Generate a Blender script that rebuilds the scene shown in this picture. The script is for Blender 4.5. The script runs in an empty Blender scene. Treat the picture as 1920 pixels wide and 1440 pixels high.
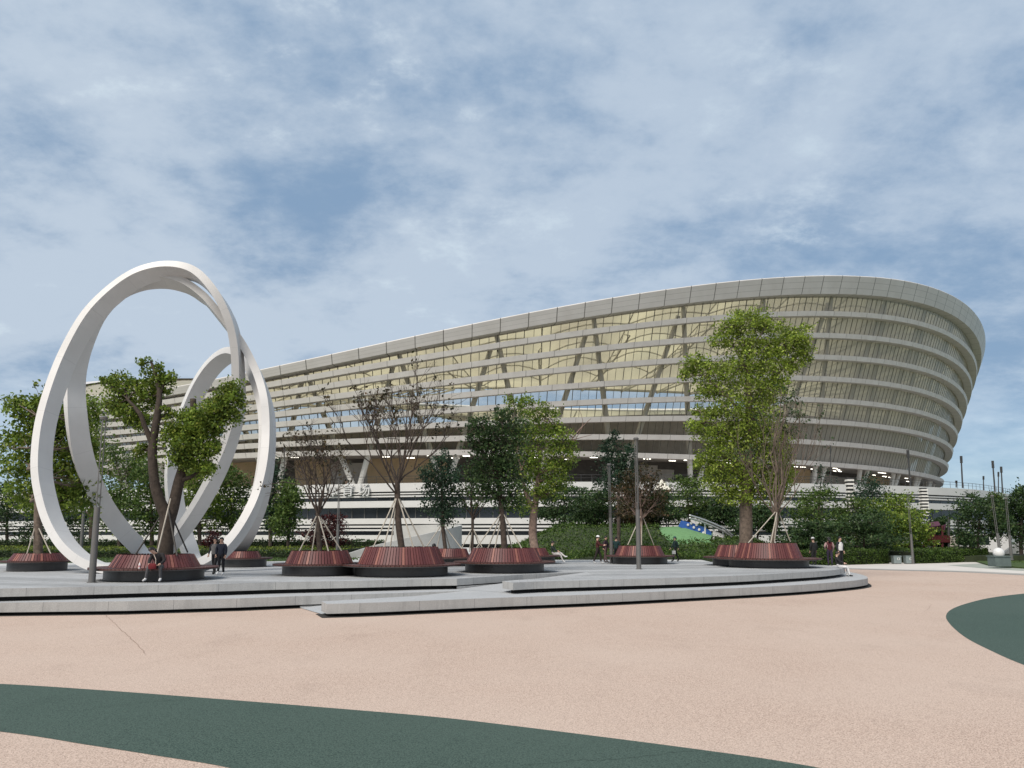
import bpy, bmesh, math, random
import numpy as np
from mathutils import Vector, Matrix
from mathutils.geometry import tessellate_polygon
S = bpy.context.scene; COL = S.collection; PI = math.pi
rad = math.radians
# ------------------------------------------------------------ camera, sky, sun, exposure
F = 1450.0; TILT = rad(8.0); EYE = 1.75; HOR = 1003.0
CY = HOR - F * math.tan(TILT)
cam = bpy.data.cameras.new('camera'); camo = bpy.data.objects.new('camera', cam); COL.objects.link(camo)
cam.sensor_width = 36; cam.lens = 36 * F / 1920; cam.shift_y = (CY - 720) / 1920
cam.clip_start = .1; cam.clip_end = 5000
camo.location = (0, 0, EYE); camo.rotation_euler = (rad(90) + TILT, 0, 0)
S.camera = camo
SUN_EL, SUN_ROT = rad(48), rad(215)
w = bpy.data.worlds.new('World'); S.world = w; w.use_nodes = True
def world():
    nt = w.node_tree; N = nt.nodes; L = nt.links; N.clear()
    def n(t, **k):
        o = N.new(t)
        for a, v in k.items():
            if a in o.bl_rna.properties: setattr(o, a, v)
            else: o.inputs[a].default_value = v
        return o
    def M(op, a, b=None, c=None, clamp=False):
        o = N.new('ShaderNodeMath'); o.operation = op; o.use_clamp = clamp
        for i, v in enumerate((a, b, c)):
            if v is None: continue
            if isinstance(v, (int, float)): o.inputs[i].default_value = v
            else: L.new(v, o.inputs[i])
        return o.outputs[0]
    out = n('ShaderNodeOutputWorld'); bg = n('ShaderNodeBackground'); bg.inputs[1].default_value = .1
    sky = n('ShaderNodeTexSky', sky_type='NISHITA', sun_disc=False, sun_elevation=SUN_EL, sun_rotation=SUN_ROT, air_density=1.0, dust_density=.6, ozone_density=1.6)
    tc = n('ShaderNodeTexCoord'); sep = n('ShaderNodeSeparateXYZ'); L.new(tc.outputs['Generated'], sep.inputs[0])
    zz = M('ADD', M('MAXIMUM', sep.outputs[2], 0.0), .30)
    cx = M('DIVIDE', sep.outputs[0], zz); cy = M('DIVIDE', sep.outputs[1], zz)
    com = n('ShaderNodeCombineXYZ'); L.new(M('MULTIPLY', cx, .85), com.inputs[0]); L.new(cy, com.inputs[1])
    def noise(scale, det, rough, dist, off):
        m = n('ShaderNodeMapping'); m.inputs['Location'].default_value = off; L.new(com.outputs[0], m.inputs[0])
        o = n('ShaderNodeTexNoise', Scale=scale, Detail=det, Roughness=rough, Distortion=dist); L.new(m.outputs[0], o.inputs['Vector']); return o.outputs['Fac']
    def ramp(v, a, b, c0=0., c1=1.):
        o = n('ShaderNodeMapRange', interpolation_type='SMOOTHSTEP'); L.new(v, o.inputs[0])
        for i, x in enumerate((a, b, c0, c1)): o.inputs[i + 1].default_value = x
        return o.outputs[0]
    big = noise(1.5, 8, .60, .15, (1.3, 4.1, 0)); mid = noise(3.1, 8, .62, .1, (7.7, 2.2, 3.0)); fine = noise(9.0, 7, .64, .1, (3.1, 9.4, 1.0))
    dens = M('ADD', M('MULTIPLY', big, .62), M('MULTIPLY', mid, .38))
    cov = ramp(dens, .22, .43, .72, 1.)
    left = ramp(sep.outputs[0], .45, -.5); cov = M('ADD', M('MULTIPLY', cov, .85), M('MULTIPLY', left, .12), clamp=True)
    hz = ramp(sep.outputs[2], .02, .22); cov = M('MULTIPLY', cov, M('ADD', M('MULTIPLY', hz, .65), .35))
    bil = M('SUBTRACT', 1.0, M('ABSOLUTE', M('SUBTRACT', M('MULTIPLY', noise(2.3, 6, .55, .3, (5.5, 1.2, 8.0)), 4.0), 2.0)))
    mixd = M('ADD', M('ADD', M('MULTIPLY', big, .46), M('MULTIPLY', mid, .34)), M('ADD', M('MULTIPLY', fine, .15), M('MULTIPLY', bil, .05)))
    shade = ramp(M('ADD', mixd, M('MULTIPLY', left, .05)), .425, .575)
    def mix(f, a, b):
        o = n('ShaderNodeMix', data_type='RGBA'); L.new(f, o.inputs[0])
        for i, v in ((6, a), (7, b)):
            if isinstance(v, tuple): o.inputs[i].default_value = (*v, 1)
            else: L.new(v, o.inputs[i])
        return o.outputs[2]
    blue = mix(ramp(sep.outputs[2], .0, .45), (2.4, 3.9, 5.3), (1.5, 2.75, 4.5))
    base = mix(n('ShaderNodeValue').outputs[0], blue, sky.outputs[0])
    N['Value'].outputs[0].default_value = .35
    cl = mix(shade, (1.85, 2.75, 4.0), (4.0, 4.7, 5.55))
    hi = ramp(M('ADD', M('MULTIPLY', fine, .4), M('MULTIPLY', mid, .6)), .55, .68); cl = mix(M('MULTIPLY', hi, M('ADD', .6, M('MULTIPLY', left, .35))), cl, (5.2, 6.0, 6.6))
    # warm glow added to the unseen sky behind the camera, to light front faces
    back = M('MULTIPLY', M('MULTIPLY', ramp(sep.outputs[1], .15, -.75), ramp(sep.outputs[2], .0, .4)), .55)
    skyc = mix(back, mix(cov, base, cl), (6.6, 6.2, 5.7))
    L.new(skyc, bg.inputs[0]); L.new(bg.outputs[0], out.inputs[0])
world()
sl = bpy.data.lights.new('sun', 'SUN'); sl.energy = 2.9; sl.angle = rad(32); sl.color = (1, .93, .84)
so = bpy.data.objects.new('sun', sl); COL.objects.link(so)
# sun_rotation turns clockwise from +Y seen from above
sd = Vector((math.sin(SUN_ROT) * math.cos(SUN_EL), math.cos(SUN_ROT) * math.cos(SUN_EL), math.sin(SUN_EL)))
so.rotation_euler = sd.to_track_quat('Z', 'Y').to_euler(); so.location = (0, 0, 90)
S.view_settings.view_transform = 'Standard'; S.view_settings.look = 'None'; S.view_settings.gamma = 1
S.view_settings.exposure = 0.40
S.render.engine = 'CYCLES'
S.cycles.max_bounces = 6; S.cycles.diffuse_bounces = 3; S.cycles.transparent_max_bounces = 12; S.cycles.use_denoising = True
# ------------------------------------------------------------ helpers
def ray(px, py):
    a, b = (px - 960) / F, (CY - py) / F
    return Vector((a, math.cos(TILT) - b * math.sin(TILT), math.sin(TILT) + b * math.cos(TILT)))
def at(px, py, Y):
    r = ray(px, py); k = Y / r.y; return Vector((0, 0, EYE)) + r * k
def gp(px, py, z=0.0):
    r = ray(px, py); k = (z - EYE) / r.z; return Vector((0, 0, EYE)) + r * k
def tag(o, label=None, cat=None, group=None, kind=None):
    if label: o['label'] = label
    if cat: o['category'] = cat
    if group: o['group'] = group
    if kind: o['kind'] = kind
    return o
def empty(name, loc, label=None, cat=None, group=None, rz=0):
    o = bpy.data.objects.new(name, None); COL.objects.link(o); o.location = loc; o.rotation_euler.z = rz
    o.empty_display_size = .3
    return tag(o, label, cat, group)
class MB:
    def __init__(s): s.v = []; s.f = []; s.m = []; s.uv = {}
    def face(s, pts, m=0, uv=None):
        i = len(s.v); s.v += [tuple(p) for p in pts]; s.f.append(tuple(range(i, i + len(pts)))); s.m.append(m)
        if uv: s.uv[len(s.f) - 1] = uv
    def grid(s, rows, m=0, closed_u=False, closed_v=False, uvs=None):
        """rows of points; shared verts"""
        i = len(s.v); nr, nc = len(rows), len(rows[0])
        for r in rows: s.v += [tuple(p) for p in r]
        for a in range(nr if closed_v else nr - 1):
            for b in range(nc if closed_u else nc - 1):
                a2, b2 = (a + 1) % nr, (b + 1) % nc
                s.f.append((i + a * nc + b, i + a * nc + b2, i + a2 * nc + b2, i + a2 * nc + b)); s.m.append(m)
                if uvs:
                    bb = b + 1; aa = a + 1
                    s.uv[len(s.f) - 1] = [(uvs[0][b], uvs[1][a]), (uvs[0][bb], uvs[1][a]), (uvs[0][bb], uvs[1][aa]), (uvs[0][b], uvs[1][aa])]
    def box(s, lo, hi, m=0, mat=None):
        x0, y0, z0 = lo; x1, y1, z1 = hi
        p = [Vector(c) for c in ((x0, y0, z0), (x1, y0, z0), (x1, y1, z0), (x0, y1, z0), (x0, y0, z1), (x1, y0, z1), (x1, y1, z1), (x0, y1, z1))]
        if mat is not None: p = [mat @ c for c in p]
        i = len(s.v); s.v += [tuple(c) for c in p]
        for q in ((3, 2, 1, 0), (4, 5, 6, 7), (0, 1, 5, 4), (1, 2, 6, 5), (2, 3, 7, 6), (3, 0, 4, 7)):
            s.f.append(tuple(i + k for k in q)); s.m.append(m)
    def tube(s, path, r, n=8, m=0, cap=True):
        path = [Vector(p) for p in path]; k = len(path)
        if not hasattr(r, '__len__'): r = [r] * k
        ref = None; rows = []
        for i, p in enumerate(path):
            t = (path[min(i + 1, k - 1)] - path[max(i - 1, 0)])
            t = t.normalized() if t.length > 1e-9 else Vector((0, 0, 1))
            if ref is None: ref = Vector((1, 0, 0)) if abs(t.x) < .8 else Vector((0, 1, 0))
            a = (ref - t * ref.dot(t)).normalized(); b = t.cross(a); ref = a
            rows.append([p + (a * math.cos(2 * PI * j / n) + b * math.sin(2 * PI * j / n)) * r[i] for j in range(n)])
        i0 = len(s.v); s.grid(rows, m, closed_u=True)
        if cap:
            s.f.append(tuple(i0 + j for j in range(n))[::-1]); s.m.append(m)
            e = i0 + (k - 1) * n; s.f.append(tuple(e + j for j in range(n))); s.m.append(m)
    def lathe(s, prof, c=(0, 0, 0), n=24, m=0, closed=False):
        rows = [[(c[0] + r * math.cos(2 * PI * j / n), c[1] + r * math.sin(2 * PI * j / n), c[2] + z) for j in range(n)] for r, z in prof]
        s.grid(rows, m, closed_u=True, closed_v=closed)
    def sphere(s, c, r, n=10, m=0):
        rx, ry, rz = (r, r, r) if not hasattr(r, '__len__') else r
        rows = []
        for i in range(n // 2 + 1):
            a = -PI / 2 + PI * i / (n // 2); q = max(math.cos(a), .01)
            rows.append([(c[0] + rx * q * math.cos(2 * PI * j / n), c[1] + ry * q * math.sin(2 * PI * j / n), c[2] + rz * math.sin(a)) for j in range(n)])
        s.grid(rows, m, closed_u=True)
    def prism(s, poly, z0, z1, m=0, side=True, mside=None, bottom=True, u0=0.):
        """poly: list of (x,y) counterclockwise or any; z1 may be a list per vertex"""
        mside = m if mside is None else mside
        P = [Vector((p[0], p[1], 0)) for p in poly]
        if sum(P[i].x * P[(i + 1) % len(P)].y - P[(i + 1) % len(P)].x * P[i].y for i in range(len(P))) < 0: P = P[::-1]; rev = True
        else: rev = False
        n = len(P)
        zt = list(z1) if hasattr(z1, '__len__') else [z1] * n
        if rev and hasattr(z1, '__len__'): zt = zt[::-1]
        tri = tessellate_polygon([P])
        i = len(s.v); s.v += [(p.x, p.y, zt[k]) for k, p in enumerate(P)]
        for t in tri:
            a, b, c = t
            if (P[b] - P[a]).cross(P[c] - P[a]).z < 0: t = (a, c, b)
            s.f.append(tuple(i + k for k in t)); s.m.append(m)
        if bottom:
            i = len(s.v); s.v += [(p.x, p.y, z0) for p in P]
            for t in tri:
                a, b, c = t
                if (P[b] - P[a]).cross(P[c] - P[a]).z > 0: t = (a, c, b)
                s.f.append(tuple(i + k for k in t)); s.m.append(m)
        if side:
            u = u0
            for k in range(n):
                q = (k + 1) % n; d = (P[q] - P[k]).length
                s.face([(P[k].x, P[k].y, z0), (P[q].x, P[q].y, z0), (P[q].x, P[q].y, zt[q]), (P[k].x, P[k].y, zt[k])], mside, [(u, z0), (u + d, z0), (u + d, zt[q]), (u, zt[k])])
                u += d
    def build(s, name, mats, parent=None, smooth=False, org=None):
        me = bpy.data.meshes.new(name)
        v = s.v
        if org is not None: v = [(a - org[0], b - org[1], c - org[2]) for a, b, c in v]
        me.from_pydata(v, [], s.f)
        if not isinstance(mats, (list, tuple)): mats = [mats]
        for mm in mats: me.materials.append(mm)
        me.polygons.foreach_set('material_index', s.m)
        if s.uv:
            ul = me.uv_layers.new(name='UVMap')
            for fi, uv in s.uv.items():
                st = me.polygons[fi].loop_start
                for k, c in enumerate(uv): ul.data[st + k].uv = c
        if smooth:
            me.polygons.foreach_set('use_smooth', [True] * len(me.polygons))
            if smooth != 'all': me.set_sharp_from_angle(angle=rad(35))
        me.update()
        o = bpy.data.objects.new(name, me); COL.objects.link(o)
        if parent is not None: o.parent = parent
        if org is not None and parent is None: o.location = org
        return o
def npmesh(name, V, quads, mats, parent=None, mi=None, org=None):
    me = bpy.data.meshes.new(name); V = np.asarray(V, np.float32).reshape(-1, 3)
    if org is not None: V = V - np.array(org, np.float32)
    Q = np.asarray(quads, np.int32); n = len(Q); k = Q.shape[1]
    me.vertices.add(len(V)); me.vertices.foreach_set('co', V.ravel())
    me.loops.add(n * k); me.loops.foreach_set('vertex_index', Q.ravel())
    me.polygons.add(n); me.polygons.foreach_set('loop_start', np.arange(0, n * k, k, dtype=np.int32))
    for mm in (mats if isinstance(mats, (list, tuple)) else [mats]): me.materials.append(mm)
    if mi is not None: me.polygons.foreach_set('material_index', np.asarray(mi, np.int32))
    me.update(calc_edges=True); me.validate()
    o = bpy.data.objects.new(name, me); COL.objects.link(o)
    if parent is not None: o.parent = parent
    return o
# ------------------------------------------------------------ materials
def mat(name, col, rough=.7, noise=0., nscale=5., bump=0., bscale=20., metal=0., spec=.4, dark=None, coord='Object', emit=None, detail=6):
    m = bpy.data.materials.new(name); m.use_nodes = True; nt = m.node_tree; b = nt.nodes['Principled BSDF']
    b.inputs['Base Color'].default_value = (*col, 1); b.inputs['Roughness'].default_value = rough; b.inputs['Metallic'].default_value = metal
    b.inputs['Specular IOR Level'].default_value = spec
    if noise or bump:
        tc = nt.nodes.new('ShaderNodeTexCoord')
    if noise:
        t = nt.nodes.new('ShaderNodeTexNoise'); t.inputs['Scale'].default_value = nscale; t.inputs['Detail'].default_value = detail; t.inputs['Roughness'].default_value = .62
        nt.links.new(tc.outputs[coord], t.inputs['Vector'])
        r = nt.nodes.new('ShaderNodeMapRange'); r.inputs[1].default_value = .3; r.inputs[2].default_value = .7; nt.links.new(t.outputs[0], r.inputs[0])
        x = nt.nodes.new('ShaderNodeMix'); x.data_type = 'RGBA'; nt.links.new(r.outputs[0], x.inputs[0])
        dk = dark or tuple(c * (1 - noise) for c in col); x.inputs[6].default_value = (*dk, 1); x.inputs[7].default_value = (*[c * (1 + noise * .5) for c in col], 1)
        nt.links.new(x.outputs[2], b.inputs['Base Color'])
    if bump:
        t = nt.nodes.new('ShaderNodeTexNoise'); t.inputs['Scale'].default_value = bscale; t.inputs['Detail'].default_value = 8; nt.links.new(tc.outputs[coord], t.inputs['Vector'])
        bp = nt.nodes.new('ShaderNodeBump'); bp.inputs['Strength'].default_value = bump; bp.inputs['Distance'].default_value = .02; nt.links.new(t.outputs[0], bp.inputs['Height']); nt.links.new(bp.outputs[0], b.inputs['Normal'])
    if emit: b.inputs['Emission Color'].default_value = (*emit[0], 1); b.inputs['Emission Strength'].default_value = emit[1]
    return m
class NT:
    """small node builder on a principled material"""
    def __init__(s, name, rough=.8, spec=.3):
        s.m = bpy.data.materials.new(name); s.m.use_nodes = True; s.t = s.m.node_tree; s.b = s.t.nodes['Principled BSDF']
        s.b.inputs['Roughness'].default_value = rough; s.b.inputs['Specular IOR Level'].default_value = spec
        s.tc = s.t.nodes.new('ShaderNodeTexCoord')
    def link(s, a, b): s.t.links.new(a, b)
    def math(s, op, *a, clamp=False):
        o = s.t.nodes.new('ShaderNodeMath'); o.operation = op; o.use_clamp = clamp
        for i, v in enumerate(a):
            if isinstance(v, (int, float)): o.inputs[i].default_value = v
            else: s.link(v, o.inputs[i])
        return o.outputs[0]
    def noise(s, sc, det=6, rough=.6, dist=0, vec=None, off=None, scale=None):
        t = s.t.nodes.new('ShaderNodeTexNoise')
        for k, v in (('Scale', sc), ('Detail', det), ('Roughness', rough), ('Distortion', dist)): t.inputs[k].default_value = v
        v = vec or s.tc.outputs['Object']
        if off or scale:
            mp = s.t.nodes.new('ShaderNodeMapping')
            if off: mp.inputs['Location'].default_value = off
            if scale: mp.inputs['Scale'].default_value = scale
            s.link(v, mp.inputs[0]); v = mp.outputs[0]
        s.link(v, t.inputs['Vector']); return t.outputs[0]
    def range(s, v, a, b, c=0., d=1., smooth=False):
        o = s.t.nodes.new('ShaderNodeMapRange')
        if smooth: o.interpolation_type = 'SMOOTHSTEP'
        s.link(v, o.inputs[0])
        for i, x in enumerate((a, b, c, d)): o.inputs[i + 1].default_value = x
        return o.outputs[0]
    def mix(s, f, a, b, mode='MIX'):
        o = s.t.nodes.new('ShaderNodeMix'); o.data_type = 'RGBA'; o.blend_type = mode
        if isinstance(f, (int, float)): o.inputs[0].default_value = f
        else: s.link(f, o.inputs[0])
        for i, v in ((6, a), (7, b)):
            if isinstance(v, tuple): o.inputs[i].default_value = (*v, 1)
            else: s.link(v, o.inputs[i])
        return o.outputs[2]
    def sep(s, v):
        o = s.t.nodes.new('ShaderNodeSeparateXYZ'); s.link(v, o.inputs[0]); return o.outputs
    def color(s, c): s.link(c, s.b.inputs['Base Color'])
    def bump(s, h, st=.4, d=.02):
        o = s.t.nodes.new('ShaderNodeBump'); o.inputs['Strength'].default_value = st; o.inputs['Distance'].default_value = d
        s.link(h, o.inputs['Height']); s.link(o.outputs[0], s.b.inputs['Normal'])
def rubber(name, c0, c1, cd, worn):
    n = NT(name, .85, .25)
    f = n.noise(42, 3, .7); g = n.noise(58, 2, .6); big = n.noise(.16, 5, .6); mid = n.noise(.9, 6, .65, scale=(1, .45, 1))
    c = n.mix(n.range(f, .40, .60), c0, c1)
    c = n.mix(n.range(g, .53, .62, 0, .85), c, cd)
    c = n.mix(n.range(big, .35, .68, 0, .45), c, worn)
    c = n.mix(n.range(mid, .55, .8, 0, .18), c, cd)
    n.color(c); n.bump(f, .5, .01); return n.m
M_PINK = rubber('salmon_rubber', (.42, .31, .25), (.595, .468, .388), (.18, .13, .105), (.535, .435, .368))
M_GREEN = rubber('green_rubber', (.036, .064, .053), (.080, .120, .099), (.010, .021, .018), (.066, .095, .08))
def granite(name, base, joints=True, stripes=False):
    n = NT(name, .75, .3)
    f = n.noise(70, 3, .7); g = n.noise(1.3, 5, .6)
    c = n.mix(n.range(f, .35, .65), tuple(x * .72 for x in base), tuple(x * 1.2 for x in base))
    c = n.mix(n.range(g, .35, .75, 0, .4), c, tuple(x * .72 for x in base))
    if joints:
        uv = n.sep(n.tc.outputs['UV'])
        fr = n.math('FRACT', n.math('DIVIDE', uv[0], 2.0)); j = n.math('LESS_THAN', fr, .007)
        c = n.mix(n.math('MULTIPLY', j, .75), c, (.10, .10, .10))
        st = n.noise(3.0, 4, .6, vec=n.tc.outputs['UV'], scale=(1, .12, 1)); c = n.mix(n.range(st, .5, .72, 0, .5), c, tuple(x * .5 for x in base))
    if stripes:
        p = n.sep(n.tc.outputs['Object'])
        dx = n.math('ADD', p[0], 3.); dy = n.math('SUBTRACT', p[1], 78.)
        d = n.math('SQRT', n.math('ADD', n.math('MULTIPLY', dx, dx), n.math('MULTIPLY', dy, dy)))
        s1 = n.math('GREATER_THAN', n.math('FRACT', n.math('MULTIPLY', d, .36)), .52)
        s2 = n.math('GREATER_THAN', n.math('FRACT', n.math('MULTIPLY', d, .145)), .6)
        c = n.mix(n.math('MULTIPLY', s1, .5), c, tuple(x * .62 for x in base))
        c = n.mix(n.math('MULTIPLY', s2, .3), c, tuple(x * 1.25 for x in base))
        br = n.t.nodes.new('ShaderNodeTexBrick'); br.inputs['Scale'].default_value = 1.; br.inputs['Brick Width'].default_value = .6; br.inputs['Row Height'].default_value = .3; br.inputs['Mortar Size'].default_value = .006
        br.inputs['Color1'].default_value = (1, 1, 1, 1); br.inputs['Color2'].default_value = (.82, .82, .82, 1); br.inputs['Mortar'].default_value = (.45, .45, .45, 1)
        n.link(n.tc.outputs['Object'], br.inputs['Vector']); c = n.mix(1., c, br.outputs[0], 'MULTIPLY')
    n.color(c); n.bump(f, .25, .01); return n.m
M_STONE = granite('grey_granite', (.40, .40, .395))
M_PAVE = granite('granite_paving', (.40, .41, .42), False, True)
M_RAMP = granite('ramp_paving', (.40, .41, .42), False)
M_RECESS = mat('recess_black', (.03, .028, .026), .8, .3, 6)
def _ringw():
    n = NT('ring_white', .42, .4); uv = n.sep(n.tc.outputs['UV']); g = n.noise(.5, 5, .6); st = n.noise(3., 5, .6, scale=(1, 1, .15))
    c = n.mix(n.range(g, .3, .7), (.58, .57, .56), (.66, .65, .64)); c = n.mix(n.range(st, .55, .8, 0, .25), c, (.55, .54, .52))
    j = n.math('LESS_THAN', n.math('FRACT', uv[0]), .008); c = n.mix(n.math('MULTIPLY', j, .45), c, (.4, .39, .38)); n.color(c); return n.m
M_WHITE = _ringw()
M_BAND = NT('louvre_panel', .5, .4)
def _band():
    n = M_BAND; uv = n.sep(n.tc.outputs['UV']); st = n.noise(.5, 5, .6); g = n.noise(6, 4, .6, vec=n.tc.outputs['UV'], scale=(1, .2, 1))
    c = n.mix(n.range(st, .3, .7), (.58, .545, .515), (.66, .63, .60)); c = n.mix(n.range(g, .5, .75, 0, .3), c, (.42, .39, .36))
    j = n.math('LESS_THAN', n.math('FRACT', uv[0]), .022); c = n.mix(n.math('MULTIPLY', j, .7), c, (.16, .15, .14)); n.color(c)
_band(); M_BAND = M_BAND.m
def _fascia():
    n = NT('fascia_panel', .45, .4); uv = n.sep(n.tc.outputs['UV']); st = n.noise(.4, 5, .6)
    cell = n.t.nodes.new('ShaderNodeTexWhiteNoise'); fl = n.t.nodes.new('ShaderNodeVectorMath'); fl.operation = 'FLOOR'
    sc = n.t.nodes.new('ShaderNodeMapping'); sc.inputs['Scale'].default_value = (1, 3, 1); n.link(n.tc.outputs['UV'], sc.inputs[0]); n.link(sc.outputs[0], fl.inputs[0]); n.link(fl.outputs[0], cell.inputs['Vector'])
    c = n.mix(n.range(st, .3, .7), (.58, .55, .525), (.65, .62, .60)); c = n.mix(n.math('MULTIPLY', cell.outputs[0], .16), c, (.40, .38, .36))
    ju = n.math('LESS_THAN', n.math('FRACT', uv[0]), .03); jv = n.math('LESS_THAN', n.math('FRACT', n.math('MULTIPLY', uv[1], 3.)), .05)
    c = n.mix(n.math('MULTIPLY', ju, .85), c, (.06, .055, .05)); c = n.mix(n.math('MULTIPLY', jv, .55), c, (.16, .15, .14)); n.color(c); return n.m
M_FASCIA = _fascia()
def glass(name, tint, alpha, rough=.12, streak=False):
    n = NT(name, .4); t = n.t; b = n.b
    tr = t.nodes.new('ShaderNodeBsdfTransparent'); tr.inputs[0].default_value = (.95, .94, .90, 1)
    b.inputs['Base Color'].default_value = (*tint, 1); b.inputs['Roughness'].default_value = rough; b.inputs['Specular IOR Level'].default_value = .5
    mx = t.nodes.new('ShaderNodeMixShader'); mx.inputs[0].default_value = alpha
    if streak:   # perforated mesh closes up as it is seen more along the surface
        p = n.noise(1.0, 5, .6, scale=(.5, .5, .06)); lw = t.nodes.new('ShaderNodeLayerWeight'); lw.inputs[0].default_value = .5
        n.link(n.math('ADD', n.range(lw.outputs['Facing'], .08, .46, .10, .84), n.range(p, .3, .7, -.06, .08)), mx.inputs[0])
    out = t.nodes['Material Output']; t.links.new(tr.outputs[0], mx.inputs[1]); t.links.new(b.outputs[0], mx.inputs[2]); t.links.new(mx.outputs[0], out.inputs[0]); return n.m
M_GLASS = glass('facade_mesh_glass', (.43, .39, .345), .5, .3, True)
M_RAILG = glass('railing_glass', (.4, .42, .42), .28)
M_MULL = mat('mullion_dark', (.15, .14, .12), .5)
def membrane():
    m = bpy.data.materials.new('roof_membrane'); m.use_nodes = True; t = m.node_tree; t.nodes.remove(t.nodes['Principled BSDF'])
    d = t.nodes.new('ShaderNodeBsdfDiffuse'); d.inputs[0].default_value = (.70, .67, .58, 1)
    r = t.nodes.new('ShaderNodeBsdfTranslucent'); r.inputs[0].default_value = (.74, .67, .46, 1)
    tc = t.nodes.new('ShaderNodeTexCoord'); nz = t.nodes.new('ShaderNodeTexNoise'); nz.inputs['Scale'].default_value = .07; nz.inputs['Detail'].default_value = 5; t.links.new(tc.outputs['Object'], nz.inputs['Vector'])
    cr = t.nodes.new('ShaderNodeValToRGB'); t.links.new(nz.outputs[0], cr.inputs[0]); e = cr.color_ramp.elements; e[0].position = .32; e[0].color = (.52, .47, .34, 1); e[1].position = .68; e[1].color = (.80, .74, .50, 1); t.links.new(cr.outputs[0], r.inputs[0])
    mx = t.nodes.new('ShaderNodeMixShader'); mx.inputs[0].default_value = .62
    t.links.new(d.outputs[0], mx.inputs[1]); t.links.new(r.outputs[0], mx.inputs[2]); t.links.new(mx.outputs[0], t.nodes['Material Output'].inputs[0]); return m
M_MEMB = membrane()
M_COLUMN = mat('white_steel', (.78, .76, .71), .5, .05, 1)
M_CONC = mat('bowl_concrete', (.50, .455, .41), .85, .25, .6, dark=(.40, .36, .32))
M_SEAT = mat('seating', (.34, .32, .27), .8, .3, 1.2)
M_TAN = mat('tan_wall', (.62, .45, .27), .6, .12, .8)
M_DARK = mat('dark_void', (.10, .088, .078), .7, .3, .8)
M_PODW = mat('podium_white', (.62, .61, .60), .5, .05, .5)
M_PODG = mat('podium_glass', (.02, .024, .03), .12, spec=.6)
M_DECK = mat('deck_paving', (.33, .32, .31), .8, .15, .7)
M_LIT = mat('lit_tube', (1, .95, .85), .5, emit=((1, .95, .84), 3.2))
M_CONCR = mat('pale_concrete', (.44, .44, .42), .8, .12, .8, .1, 30)
M_METAL = mat('grey_post', (.15, .145, .14), .45, .1, 3, metal=.3)
M_METD = mat('dark_post', (.05, .05, .052), .5)
M_STEEL = mat('steel_rail', (.45, .46, .46), .3, metal=.8)
def wood():
    n = NT('red_hardwood', .5, .35)
    g = n.t.nodes.new('ShaderNodeNewGeometry'); r = g.outputs['Random Per Island']
    c = n.mix(r, (.085, .026, .029), (.165, .055, .052)); c = n.mix(n.math('GREATER_THAN', r, .86), c, (.25, .10, .08))
    s = n.noise(14, 5, .6, scale=(1, 1, .12)); c = n.mix(n.range(s, .45, .8, 0, .4), c, (.06, .02, .018)); n.color(c); n.bump(s, .2, .006); return n.m
M_WOOD = wood()
M_SEATW = mat('seat_wood', (.085, .035, .03), .5, .4, 6)
M_BASE = mat('bench_base', (.055, .053, .053), .38, .25, 2, spec=.45)
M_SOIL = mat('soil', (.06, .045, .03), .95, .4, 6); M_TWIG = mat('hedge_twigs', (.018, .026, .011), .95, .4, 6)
def bark(name, c): return mat(name, c, .9, .5, 6, .8, 14)
M_BARK = bark('dark_bark', (.055, .042, .033)); M_BARKG = bark('grey_bark', (.15, .115, .09)); M_BARKP = bark('pale_bark', (.22, .155, .125)); M_BARKT = bark('twig_bark', (.075, .056, .045))
def leafm(name, c0, c1, c2=None, tr=.35):
    m = bpy.data.materials.new(name); m.use_nodes = True; t = m.node_tree; b = t.nodes['Principled BSDF']
    g = t.nodes.new('ShaderNodeNewGeometry'); cr = t.nodes.new('ShaderNodeValToRGB'); t.links.new(g.outputs['Random Per Island'], cr.inputs[0])
    e = cr.color_ramp.elements; e[0].color = (*c0, 1); e[1].color = (*c1, 1)
    if c2: x = e.new(.9); x.color = (*c1, 1); e[-1].color = (*c2, 1)
    b.inputs['Roughness'].default_value = .55; b.inputs['Specular IOR Level'].default_value = .3
    tl = t.nodes.new('ShaderNodeBsdfTranslucent'); mx = t.nodes.new('ShaderNodeMixShader'); mx.inputs[0].default_value = tr
    tc = t.nodes.new('ShaderNodeTexCoord'); nz = t.nodes.new('ShaderNodeTexNoise'); nz.inputs['Scale'].default_value = 1.5; nz.inputs['Detail'].default_value = 3; t.links.new(tc.outputs['Object'], nz.inputs['Vector'])
    mr = t.nodes.new('ShaderNodeMapRange'); t.links.new(nz.outputs[0], mr.inputs[0])
    for i, x in enumerate((.36, .64, .62, 1.4)): mr.inputs[i + 1].default_value = x
    mu = t.nodes.new('ShaderNodeVectorMath'); mu.operation = 'SCALE'; t.links.new(cr.outputs[0], mu.inputs[0]); t.links.new(mr.outputs[0], mu.inputs['Scale'])
    t.links.new(mu.outputs[0], b.inputs['Base Color']); t.links.new(mu.outputs[0], tl.inputs[0])
    t.links.new(b.outputs[0], mx.inputs[1]); t.links.new(tl.outputs[0], mx.inputs[2]); t.links.new(mx.outputs[0], t.nodes['Material Output'].inputs[0]); return m
L_BRIGHT = leafm('leaf_yellow_green', (.10, .16, .020), (.27, .345, .05), (.42, .46, .13))
L_CAMPH = leafm('leaf_camphor', (.06, .115, .015), (.20, .27, .040), (.32, .34, .07))
L_GREEN = leafm('leaf_green', (.035, .075, .016), (.11, .165, .034), (.17, .22, .06))
L_DARK = leafm('leaf_dark', (.018, .044, .015), (.055, .095, .030), (.09, .125, .04))
L_BLUE = leafm('leaf_blue_green', (.014, .038, .022), (.042, .078, .042), (.07, .10, .05))
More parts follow.
